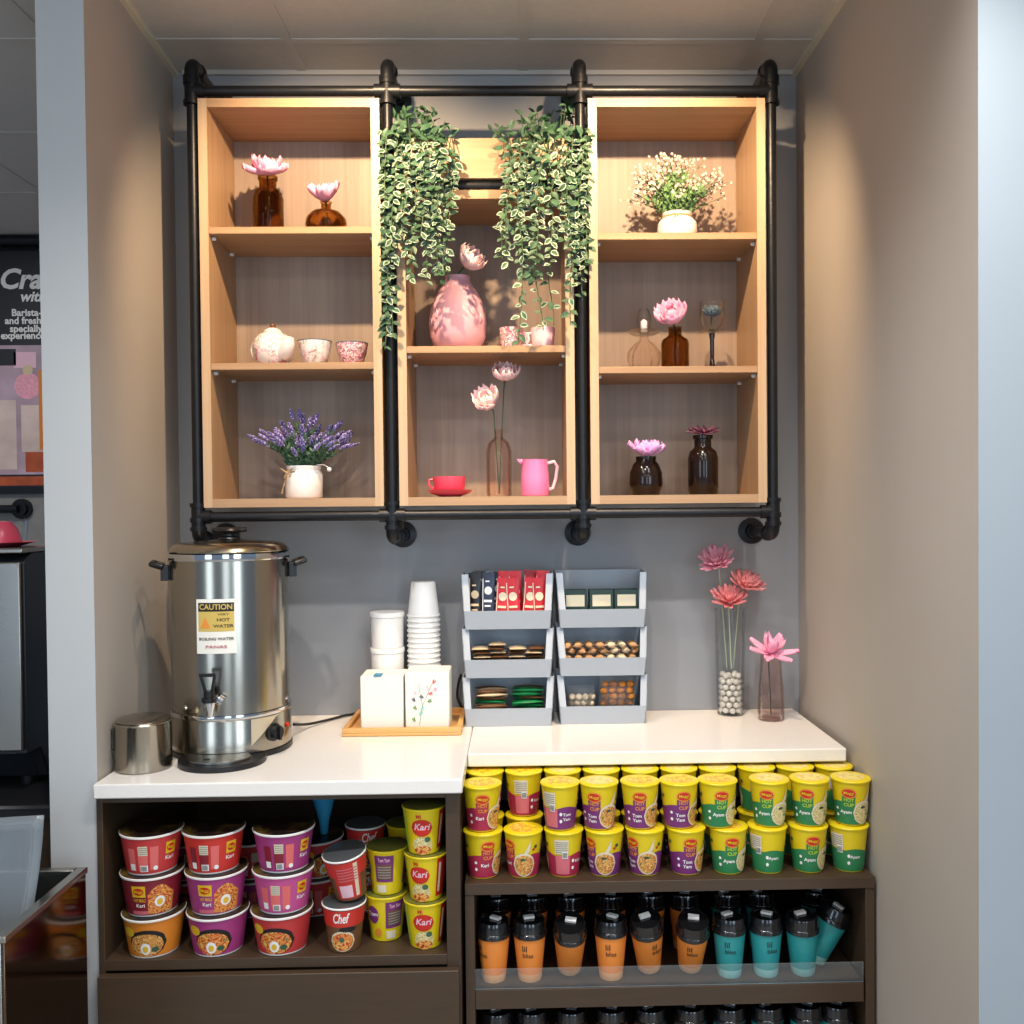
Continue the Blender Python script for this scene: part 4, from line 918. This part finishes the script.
NC = 21; cpitch = .0135
for k in range(NC):
    o = put('foam_cup', fcm, None, 0, (X(424, ty_, 650), ty_, TZ+.0945-.072+cpitch*k if False else TZ+k*cpitch))
    tag(o, ('white foam cup upside down on top of the tall cup stack' if k == NC-1 else f'upside-down white foam cup, {ORD[NC-1-k]} from the top of the tall stack'), 'cup', 'white foam cups in the tall stack')

# ------------------------------------------------------------------ stacking bins
def bin_mesh(h, d=.13):
    w0, w1, t = .110, .1195, .0022; yf = -d; lip = .049
    mb = MB()
    def wz(z): return w0+(w1-w0)*z/h
    mb.box(-w0, w0, yf+.006, 0, 0, t)
    mb.add([(-w0, 0, 0), (w0, 0, 0), (w1, 0, h), (-w1, 0, h), (-w0, -t, 0), (w0, -t, 0), (w1, -t, h), (-w1, -t, h)], [(0, 1, 2, 3), (7, 6, 5, 4), (0, 4, 5, 1), (3, 2, 6, 7), (1, 5, 6, 2), (0, 3, 7, 4)])
    # front lip leaning outwards
    a, b = wz(0), wz(lip)
    mb.add([(-a, yf+.006, 0), (a, yf+.006, 0), (b, yf-.008, lip), (-b, yf-.008, lip), (-a, yf+.006+t, 0), (a, yf+.006+t, 0), (b, yf-.008+t, lip), (-b, yf-.008+t, lip)], [(0, 1, 2, 3), (7, 6, 5, 4), (3, 2, 6, 7), (1, 5, 6, 2), (0, 3, 7, 4), (0, 4, 5, 1)])
    for s in (-1, 1):
        P = [(0, 0), (yf+.006, 0), (yf-.008, lip), (yf+.018, h), (0, h)]
        vs = [(s*wz(z), y, z) for y, z in P]+[(s*(wz(z)-t), y, z) for y, z in P]
        mb.add(vs, [(0, 1, 2, 3, 4), (9, 8, 7, 6, 5)]+[(i, 5+i, 5+(i+1) % 5, (i+1) % 5) for i in range(5)])
        # turned-in front flange of the side wall
        f = .018
        vs = [(s*wz(lip), yf-.008, lip), (s*wz(h), yf+.018, h), (s*(wz(h)-f), yf+.018, h), (s*(wz(lip)-f), yf-.008, lip)]
        vs += [(x, y+t, z) for x, y, z in vs]
        mb.add(vs, [(0, 1, 2, 3), (7, 6, 5, 4), (0, 4, 5, 1), (1, 5, 6, 2), (2, 6, 7, 3), (3, 7, 4, 0)])
    return mb.mesh('storage_bin', M['greyplastic'], 30)
bmL, bmT = bin_mesh(.1256), bin_mesh(.142)
BINX = (-.027, .2185); BINY = (-.042, -.03); BZ = [ZK+.0005+.1261*k for k in range(3)]
cont = [['green and brown stick sachets', 'brown and cream flat sachets', 'upright red and black sachets'], ['clear snack bags and orange cookies', 'tan biscuit packets', 'dark tea packets']]
for c in range(2):
    for k in range(3):
        o = put('storage_bin', bmT if k == 2 else bmL, None, 0, (BINX[c], BINY[c], BZ[k]))
        tag(o, f'pale grey open-front stacking bin holding {cont[c][k]}', 'bin', 'grey stacking bins on the worktop')
def pack(w, h, t, m, m2=None, ms=.6, seam=True):
    """pillow packet standing in x-z, with crimped ends"""
    mb = MB()
    def f(sgn):
        def g(u, v):
            b = (math.sin(PI*u)**.6)*(math.sin(PI*min(1, max(0, (v-.06)/.88)))**.5 if .06 < v < .94 else 0)
            return ((u-.5)*w, sgn*(-t/2*b)-sgn*.0003, v*h)
        return g
    mb.grid(f(1), 6, 10, m); mb.grid(f(-1), 6, 10, m)
    if m2:
        mb.add([((math.cos(a)*w*.32), -t/2-.0008, h*ms+math.sin(a)*w*.34) for a in [2*PI*i/12 for i in range(12)]], [tuple(range(12))], m2)
        for q, (zz, hh_) in enumerate(((h*ms-.03, .006), (h*ms-.042, .004), (h*ms+.022, .004))): mb.box(-w*(.34-.06*q), w*(.3-.1*q), -t/2-.0009, -t/2-.0002, zz, zz+hh_, m2)
        mb.box(-w*.46, -w*.4, -t/2*.5-.0009, -t/2*.2, h*.12, h*.9, m2)
    return mb.mesh('sachet', m, 50)
def scatter(mesh, spots, name, label, cat, group):
    for p, r in spots: tag(put(name, mesh, None, 0, p, r), label, cat, group)
# top bin, first column: upright packets
z = BZ[2]+.003; bx = BINX[0]; by = BINY[0]
pb_ = pack(.032, .142, .008, M['sblk'], M['scrm'], .6); pn = pack(.032, .14, .008, M['snavy'], M['w'], .68); pr_ = pack(.034, .144, .008, M['sred'], M['palepink'], .62); prs = pack(.034, .128, .008, M['sred'], M['cream'], .62)
UP = lambda x, y, a=0, l=0: (Vector((bx+x, by+y, z)), Euler((R(-l), R(a), 0)))
scatter(pb_, [UP(-.085, -.102, 0, 4), UP(-.086, -.075, 3, 4), UP(-.07, -.045, -2, 4)], 'coffee_sachet', 'upright black sachet with cream spots in the top bin', 'sachet', 'black sachets in the top bin')
scatter(pn, [UP(-.052, -.103, 1, 4), UP(-.05, -.074, -3, 4), UP(-.03, -.045, 3, 4)], 'coffee_sachet', 'upright navy sachet in the top bin between black and red ones', 'sachet', 'navy sachets in the top bin')
scatter(pr_, [UP(-.012, -.074, 2, 5), UP(.026, -.074, -3, 5), UP(.088, -.074, 2, 5), UP(.052, -.045, 4, 5)], 'coffee_sachet', 'upright red sachet in the rear of the top bin', 'sachet', 'tall red sachets in the top bin')
scatter(prs, [UP(-.018, -.104, 4, 4), UP(.018, -.106, -3, 5), UP(.052, -.104, 5, 4), UP(.087, -.107, -3, 3)], 'coffee_sachet', 'upright red sachet with cream spot in the front of the top bin', 'sachet', 'short red sachets in the top bin')
# second bin: flat sachets in leaning piles
z = BZ[1]+.0035
ps = pack(.044, .062, .0095, M['sbrn'], None); pc = pack(.044, .062, .0095, M['scrm'], None)
def lay(x, y, k, a, tilt=0): return (Vector((bx+x, by+y, z+.005+k*.0106)), Euler((R(90), R(0), R(a)), 'XYZ'))
sp1, sp2 = [], []
for j, x in enumerate((-.075, -.026, .022, .073)):
    for k in range((7, 8, 7, 7)[j]): (sp1 if (k+j) % 2 else sp2).append(lay(x+rnd.uniform(-.003, .003), -.05+rnd.uniform(-.006, .006), k, rnd.uniform(-8, 8)))
scatter(ps, sp1, 'sugar_sachet', 'brown flat sachet piled in the middle bin under the red sachets', 'sachet', 'brown sachets in the middle bin')
scatter(pc, sp2, 'sugar_sachet', 'cream flat sachet piled in the middle bin under the red sachets', 'sachet', 'cream sachets in the middle bin')
# third bin: stick sachets
z = BZ[0]+.0035
pg = pack(.016, .082, .009, M['sgrn'], None); pk = pack(.016, .08, .009, M['scrm'], None); pd_ = pack(.016, .08, .009, M['sbrn'], None)
gs, cs, ds = [], [], []
for lvl in range(9):
    for j, xo in enumerate((-.006, .09)):
        for r_ in range(3):
            p = Vector((bx+xo+rnd.uniform(-.004, .004), by-.05-.023*r_, z+.0055+lvl*.0098))
            r = Euler((R(90), R(rnd.uniform(-3, 3)), R(-90+rnd.uniform(-13, 13))))
            (gs if (j == 1 and (lvl+r_) % 4) or lvl % 4 == 1 else (cs if (lvl+r_) % 2 else ds)).append((p, r))
scatter(pg, gs, 'stick_sachet', 'green stick sachet lying in the lowest bin of the red sachet column', 'sachet', 'green stick sachets')
scatter(pk, cs, 'stick_sachet', 'cream stick sachet lying among green ones in the lowest bin', 'sachet', 'cream stick sachets')
scatter(pd_, ds, 'stick_sachet', 'brown stick sachet lying among green ones in the lowest bin', 'sachet', 'brown stick sachets')
# second column
bx, by = BINX[1], BINY[1]; z = BZ[2]+.003
def tea():
    mb = MB().box(-.031, .031, -.012, .012, 0, .092, M['sdkg']); mb.box(-.024, .024, -.0125, -.0121, .05, .08, M['cream']); return mb.mesh('tea_packet', M['sdkg'], 30)
tm = tea()
for i, (x, nm) in enumerate(((-.068, 'beside the red sachets'), (.0, 'between its two twins'), (.066, 'nearest the glass vases'))):
    for j in range(2):
        o = put('tea_packet', tm, None, .001, (bx+x, by-.10+.035*j, z), (R(-3), 0, R(rnd.uniform(-4, 4))))
        tag(o, f'dark green tea packet with pale label, {("front", "rear")[j]} one {nm}', 'packet', 'tea packets in the top bin')
z = BZ[1]+.003
def lump(m):
    mb = MB().ball((0, 0, .0085), .0135, .0105, .0078, 10, 6)
    q = random.Random(3); mb.v = [(x*q.uniform(.82, 1.08), y*q.uniform(.82, 1.08), .0085+(z-.0085)*q.uniform(.8, 1.05)) for x, y, z in mb.v]
    mb.box(-.019, .019, -.003, .003, .0078, .0092); return mb.mesh('biscuit', m, 60)
bi = lump(M['stan']); bp_ = lump(M['spale'])
sa, sb = [], []
for lvl in range(5):
    for i in range(7):
        for j in range(2):
            x = -.0855+.0285*i+(.006 if lvl % 2 else -.004); y = -.105+.03*j+(.008 if lvl % 2 else 0)
            r = Euler((R(rnd.uniform(-10, 10)), R(rnd.uniform(-10, 10)), R(rnd.uniform(0, 180))))
            r = Euler((R(rnd.uniform(-14, 14)), R(rnd.uniform(-16, 16)), R(rnd.uniform(30, 150))))
            (sa if i < 4 or i == 6 else sb).append((Vector((bx+x, by+y, z+lvl*.0165)), r))
scatter(bi, sa, 'biscuit', 'small tan biscuit heaped in the middle bin under the tea packets', 'biscuit', 'tan biscuits in the middle bin')
scatter(bp_, sb, 'biscuit', 'small pale biscuit heaped in the middle bin under the tea packets', 'biscuit', 'pale biscuits in the middle bin')
z = BZ[0]+.003
def bag(label, x, w, h, m, n, name, cat, inner):
    t = thing(name, label, cat, (bx+x, by-.085, z))
    mb = MB()
    def sk(sg):
        def f(u, v):
            b = math.sin(PI*min(1, max(0, u)))**.7*(1-v**3)*.024+.0006
            return ((u-.5)*w*(1-.12*v)+rnd.uniform(-.0012, .0012), -sg*b+rnd.uniform(-.0012, .0012), v*h)
        return f
    mb.grid(sk(1), 12, 10); mb.grid(sk(-1), 12, 10); mb.build('clear_wrapper', M['sheet'], t, ang=60)
    c = MB()
    k = 0
    for lv in range(n):
        for i in range(4):
            c.ball((-w*.33+w*.22*i+(.004 if lv % 2 else 0), rnd.uniform(-.004, .004), .011+lv*.0165), w*.118, .013, .0092, 10, 6)
    c.build(inner, m, t, ang=60); tag(t.children[-1], kind='stuff')
bag('clear snack bag with pale contents in the lowest bin', -.055, .08, .092, M['spale'], 4, 'snack_bag', 'snack bag', 'pale_snacks')
bag('clear bag of orange-brown cookies in the lowest bin', .04, .1, .116, M['sorg'], 6, 'cookie_bag', 'snack bag', 'cookies')

# ------------------------------------------------------------------ vases at the end
VY = -.06; vx = X(730.5, VY, 690)
t = thing('glass_vase', 'tall clear glass vase filled with white pebbles, holding coral flowers', 'vase', (vx, VY, ZK+.0005))
hollow([(.033, 0), (.036, .003), (.0365, .02), (.0395, .15), (.0415, .285)], .003, 40).build('body', M['clear'], t, ang=50)
pm = MB().ball((0, 0, 0), .0087, .0085, .0078, 10, 7).mesh('pebble', M['pebble'], 60)
for lv in range(7):
    ring = [(.0243, 2*PI*i/8+lv*.4) for i in range(8)]+[(.0105, 2*PI*i/3+lv) for i in range(3)]
    for r, a in (ring if lv < 6 else ring[::2]):
        o = put('pebble', pm, None, 0, (vx+r*math.cos(a), VY+r*math.sin(a), ZK+.0134+.0157*lv), (0, 0, a))
        tag(o, 'smooth white pebble inside the tall clear vase', 'pebble', 'white pebbles in the tall vase')
GER = [(16, .040, .011, 6, .35), (14, .034, .010, 24, .3), (10, .024, .009, 48, .3)]
b0 = Vector((vx, VY-.0, ZK+.125))
for (px, py, ax, mm, lab, dx) in ((717, 563, (-.35, -.6, .75), 'coral2', 'deep pink spiky flower, highest of the three in the tall clear vase', -.008), (744, 586, (.35, -.55, .9), 'coral', 'coral flower tilting towards the pink vase, in the tall clear vase', .009), (729, 601, (-.1, -.6, .9), 'coral', 'lowest coral flower facing forward over the tall clear vase', 0)):
    bloom(lab, b0+Vector((dx, .006 if dx else -.012, 0)), at(px, py, -.085), ax, mm, GER, 'coral flowers in the tall clear vase', mstem='palestem', mheart='coral', scale=1.3)
PVY = -.13; vx = X(771, PVY, 700)
t = thing('glass_vase', 'small pink glass bottle vase holding a pink lily', 'vase', (vx, PVY, ZK+.0005))
hollow([(.031, 0), (.034, .003), (.035, .02), (.033, .08), (.030, .11), (.028, .14), (.027, .165), (.029, .175)], .003, 40).build('body', M['pinkglass'], t, ang=50)
bloom('pink lily with spread petals on the small pink glass vase', Vector((vx, PVY, ZK+.014)), at(770, 654, PVY-.006), (.1, -.4, 1), 'petal', [(7, .068, .026, 4, .2), (3, .055, .03, 50, .3), (3, .03, .02, 66, .3)], mheart='hearty')

# ================================================================== BOTTOM LEFT AND THE ROOM BEYOND
# steel bin, its polished side facing the cabinet
bz = .75; bx1, by0, by1 = -.879, -.995, -.69; bx0 = -1.35
sb = thing('steel_bin', 'open-topped stainless steel bin with dark polished side, in front of the partition', 'bin', ((bx0+bx1)/2, (by0+by1)/2, 0))
hx, hy = (bx1-bx0)/2, (by1-by0)/2
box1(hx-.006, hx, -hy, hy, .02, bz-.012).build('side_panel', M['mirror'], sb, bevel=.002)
box1(-hx, -hx+.006, -hy, hy, .02, bz-.012).build('side_panel', M['steel_r'], sb, bevel=.002)
box1(-hx+.0065, hx-.0065, -hy, -hy+.006, .02, bz-.012).build('front_panel', M['steel_r'], sb, bevel=.002)
box1(-hx+.0065, hx-.0065, hy-.006, hy, .02, bz-.012).build('back_panel', M['steel_r'], sb, bevel=.002)
box1(-hx+.0065, hx-.0065, -hy+.0065, hy-.0065, .02, .03).build('base', M['steel_r'], sb)
rm = MB()
for a in ((hx-.018, hx+.003, -hy-.003, hy+.003), (-hx-.003, -hx+.018, -hy-.003, hy+.003), (-hx+.018, hx-.018, -hy-.003, -hy+.016), (-hx+.018, hx-.018, hy-.016, hy+.003)): rm.box(*a, bz-.012, bz)
rm.build('rim', M['steel_r'], sb, bevel=.002)
sh = MB(); yy = -.80
cs_ = [at(-60, 800, yy), at(44, 815, yy), at(34, 905, yy-.0), at(-60, 960, yy)]
def sheetf(u, v):
    top = Vector((-1.30, -.775, .868)).lerp(Vector((X(44, -.775, 815), -.775, Z(815, -.775, 44))), u); bot = Vector((-1.30, -.86, .46)).lerp(Vector((X(44, -.775, 815)-.012, -.86, .46)), u)
    p = top.lerp(bot, v); return p+Vector((0, .008*math.sin(u*9+v*5)*v*(1-v)*2+.006*math.sin(v*8), 0))
sh.grid(sheetf, 16, 16)
tag(sh.build('plastic_sheet', M['bagfilm'], ang=60, solid=.0012), 'crinkled clear plastic sheet standing up inside the steel bin', 'plastic sheet')

# coffee bar beyond the partition
barx1 = -1.06
bar = thing('coffee_bar', 'dark counter beyond the partition carrying the coffee machine', 'counter', (-1.8, -.1, 0))
box1(-.7, .74, -.29, .4, .75, .785).build('worktop', M['matte_black'], bar, bevel=.002)
box1(-.7, .73, -.27, .38, 0, .7495).build('cabinet_body', M['dark'], bar)
box1(.724, .74, -.297, -.2942, .722, .79).build('end_cap', M['white'], bar)
box1(-.7, .723, -.294, -.2905, .777, .7845).build('steel_edging', M['steel_r'], bar)
for i in range(7): box1(-.6+.19*i, -.6+.19*i+.09, -.276, -.2705, .60, .72).build('vent_slot', M['black'], bar)
EY = -.28
em = thing('coffee_machine', 'big black coffee machine with a steel front, on the dark counter', 'coffee machine', (-1.52, -.12, .7855))
ex1 = X(46, -.2, 600)+1.52+.01
eh = Z(553, -.3, 20)-.7855
prof = [(-.2, .1), (-.2, eh-.02), (-.16, eh), (.22, eh), (.22, .02), (-.1, .02), (-.14, .1)]
def ext(mb, prof, x0, x1, m=None):
    n = len(prof); mb.add([(x0, y, z) for y, z in prof]+[(x1, y, z) for y, z in prof], [tuple(range(n-1, -1, -1)), tuple(range(n, 2*n))]+[(i, (i+1) % n, n+(i+1) % n, n+i) for i in range(n)][::1], m); return mb
ext(MB(), prof, ex1-.03, ex1).build('side_panel', M['espr'], em, bevel=.004)
ext(MB(), [(y*.96, z) for y, z in prof], -.36, ex1-.031).build('body', M['espr'], em)
box1(-.35, ex1-.006, -.212, -.201, .11, eh-.02).build('front_panel', M['steel_r'], em, bevel=.004)
box1(-.36, ex1, -.21, .0, eh+.0005, eh+.012).build('cup_tray', M['steel_r'], em, bevel=.003)
for xx in (-.3, ex1-.06):
    for y_ in (-.08, .17): MB().lathe([(0, 0), (.02, 0), (.02, .0195), (0, .0195)], 16, None, Matrix.Translation((xx, y_, 0))).build('foot', M['black'], em)
MB().tube([(-.1, -.2, .2), (-.1, -.27, .19), (-.1, -.34, .17)], .014, 12).build('portafilter', M['black'], em)
cz = .7855+eh+.0125
t = thing('saucer', 'pink saucer on top of the coffee machine', 'saucer', (X(10, -.22, 550)-.02, -.22, cz)); hollow([(.04, 0), (.05, .003), (.08, .012)], .003).build('dish', M['rose'], t)
t = thing('teacup', 'upturned pink cup on the coffee machine', 'teacup', (X(10, -.22, 550)-.02, -.22, cz+.0062)); MB().lathe([(.046, 0), (.045, .01), (.036, .04), (.022, .056), (0, .058)], 32).build('bowl', M['rose'], t)
t = thing('wine_glass', 'small clear glass standing on the coffee machine behind the pink cup', 'glass', (X(22, -.05, 545), -.16+.08, cz-.012)); hollow([(.022, 0), (.026, .003), (.03, .05), (.032, .075)], .002).build('bowl', M['clear'], t)
# poster on the far wall
PW = 1.62; px0, pz0, pz1 = X(-150, PW, 370), Z(487, PW, 20), Z(250, PW, 20); px1 = X(75, PW, 370)
ps_ = thing('poster', 'dark coffee poster with white script lettering on the far wall', 'poster', ((px0+px1)/2, PW+.02, pz0))
wd = (px1-px0)/2; hgt = pz1-pz0
box1(-wd, wd, -.008, .0, 0, hgt).build('print_sheet', M['poster'], ps_)
box1(-wd, wd, -.012, -.0005, -.03, -.001).build('bottom_bar', M['black'], ps_); box1(-wd, wd, -.012, -.0005, hgt+.001, hgt+.03).build('top_bar', M['black'], ps_)
def pl(px, py): v = at(px, py, PW+.012); return (v.x-(px0+px1)/2, v.z-pz0)
tx_ = MB(); head_ = tx_; cap_ = MB()
def ptxt(s, pxl, py, hpx, shear=.0, bold=.01, right=None, m='w'):
    h = hpx/222; vs, fs = text_geo(s, shear, bold); w = max(v[0] for v in vs)-min(v[0] for v in vs); lx = min(v[0] for v in vs)
    x, z = pl(pxl, py); tx_.add([(x+(a-lx)*h, -.0095, z+b*h) for a, b in vs], fs, M[m])
ptxt('Crafted', 1, 280, 27, .25, .03); ptxt('with', 21, 297, 14, .25, .03)
tx_ = cap_
ptxt('Barista-crafted', 12, 313, 9.5, 0, .03); ptxt('and freshly ground', 5, 321, 9.5, 0, .03); ptxt('specially made', 10, 329, 9.5, 0, .03); ptxt('experience and care', 1, 336, 9.5, 0, .03)
head_.build('headline_lettering', M['w'], ps_, ang=None); cap_.build('caption_lettering', M['w'], ps_, ang=None)
art = MB()
def prect(x0, y0, x1, y1, m, d=0):
    a = pl(x0, y1); b = pl(x1, y0); art.box(a[0], b[0], -.0092-d*.0004, -.0085, a[1], b[1], m)
def poval(cx, cy, rx, ry, m, d=1):
    c = pl(cx, cy); art.add([(c[0]+math.cos(2*PI*i/24)*rx/222, -.0095-d*.0004, c[1]+math.sin(2*PI*i/24)*ry/222) for i in range(24)], [tuple(range(24))], m)
M['art1'] = mat('dusky pink print', '#b49aa6', .5, noise=.25, nscale=6); M['art2'] = mat('warm pale print', '#d9c0b4', .5, noise=.15, nscale=8); M['art3'] = mat('rust print', '#b5522a', .5, noise=.2, nscale=20)
prect(-150, 345, 75, 476, M['art1'], 0); prect(-150, 476, 75, 487, M['art3'], 1)
prect(-60, 349, 16, 366, M['poster'], 1); prect(14, 352, 36, 368, M['palepink'], 1); poval(28, 386, 13, 13, M['coral2'], 2)
prect(22, 405, 46, 452, M['art2'], 2); prect(26, 452, 44, 472, M['art3'], 3); prect(40, 370, 47, 450, M['bora'], 3); poval(28, 370, 5, 5, M['scrm'], 3); prect(-60, 400, 16, 470, M['art2'], 1)
art.build('printed_picture', M['art1'], ps_, ang=None)
dz = Z(243, 1.6, 20)
dr = thing('ceiling_rail', 'black pipe rail above the coffee poster', 'rail', (0, 1.65, 0))
MB().tube([(-3, -.1, dz), (-1.5, -.1, dz)], .02, 12).build('pipe', M['pipe'], dr)
for x in (-2.25, -2.9): MB().tube([(x, -.1, dz), (x, 0, dz)], .018, 12).lathe([(0, 0), (.06, 0), (.06, .012), (0, .012)], 20, None, Matrix.Translation((x, 0, dz)) @ Matrix.Rotation(PI/2, 4, 'X')).build('wall_flange', M['pipe'], dr)
dz = Z(509, 1.6, 10)
dr = thing('wall_pipe', 'short black pipe with round flange below the coffee poster', 'pipe', (0, 1.65, 0))
fx = X(17, 1.6, 509); T = Matrix.Translation((fx, 0, dz)) @ Matrix.Rotation(PI/2, 4, 'X')
MB().lathe([(0, 0), (.03, 0), (.03, .03), (0, .03)], 20, None, T).lathe([(0, 0), (.045, 0), (.045, .015), (0, .015)], 20, None, T).build('wall_flange', M['pipe'], dr)
MB().tube([(fx, -.04, dz), (fx-.5, -.04, dz)], .018, 12).build('pipe', M['pipe'], dr)

# ================================================================== LIGHT
def area(name, loc, rot, sx, sy, e, col):
    l = bpy.data.lights.new(name, 'AREA'); l.shape = 'RECTANGLE'; l.size = sx; l.size_y = sy; l.energy = e; l.color = col
    o = bpy.data.objects.new(name, l); COL.objects.link(o); o.location = loc; o.rotation_euler = rot; return o
def spot(name, loc, tgt, e, col, ang=110, blend=.5, rad=.03):
    l = bpy.data.lights.new(name, 'SPOT'); l.energy = e; l.color = col; l.spot_size = R(ang); l.spot_blend = blend; l.shadow_soft_size = rad
    o = bpy.data.objects.new(name, l); COL.objects.link(o); o.location = loc
    o.rotation_euler = (Vector(tgt)-Vector(loc)).to_track_quat('-Z', 'Y').to_euler(); return o
COOL = (.68, .84, 1); WARM = (1, .70, .42); NEU = (1, .96, .93)
area('assumed_window_fill', (.2, -5.6, 1.5), (R(90), 0, 0), 1.0, 2.4, 17, COOL)  # bare cool area lights for assumed windows behind the camera; no window built
area('assumed_window_fill', (2.2, -5.2, 1.5), (R(90), 0, R(20)), 1.2, 2.4, 36, COOL)
area('assumed_window_fill', (-2.6, -5.0, 1.5), (R(90), 0, R(-28)), 1.0, 2.4, 22, COOL)
for x, y in ((-.6, -2.2), (.9, -2.2), (-.6, -4), (.9, -4)): area('added_ceiling_fill', (x, y, CEIL-.02), (0, 0, 0), .55, .55, 6, NEU)  # unseen ceiling panels, added for overhead fill; area lights only
area('added_ceiling_fill', (-2.2, .3, CEIL-.02), (0, 0, 0), .55, .55, 12, NEU)  # also added unseen, over the room beyond the partition
for x in (-.36, .30): spot('assumed_downlight', (x, -.73, 2.56), (x*1.15, -.1, 2.06), 52, WARM, 100, .75, .012)  # these spot rows are assumed from the shadow edges; no fixtures built
for x in (-.30, .34): spot('assumed_downlight', (x, -1.06, CEIL-.03), (x, -.4, .9), 8, NEU, 75, .8, .02)
for x in (-.55, .05, .65): spot('assumed_downlight', (x, -1.42, CEIL-.03), (x, -1.3, .6), 42, NEU, 126, 1)
w = bpy.data.worlds.new('daylight'); SC.world = w; w.use_nodes = True
bg = w.node_tree.nodes['Background']; bg.inputs[0].default_value = (.52, .68, .95, 1); bg.inputs[1].default_value = .26

SC.view_settings.view_transform = 'Standard'; SC.view_settings.look = 'None'; SC.view_settings.gamma = 1; SC.view_settings.exposure = .4
SC.cycles.use_denoising = True
SC.cycles.max_bounces = 10; SC.cycles.transmission_bounces = 10; SC.cycles.transparent_max_bounces = 12
SC.cycles.caustics_reflective = False; SC.cycles.caustics_refractive = False
bpy.context.view_layer.update()
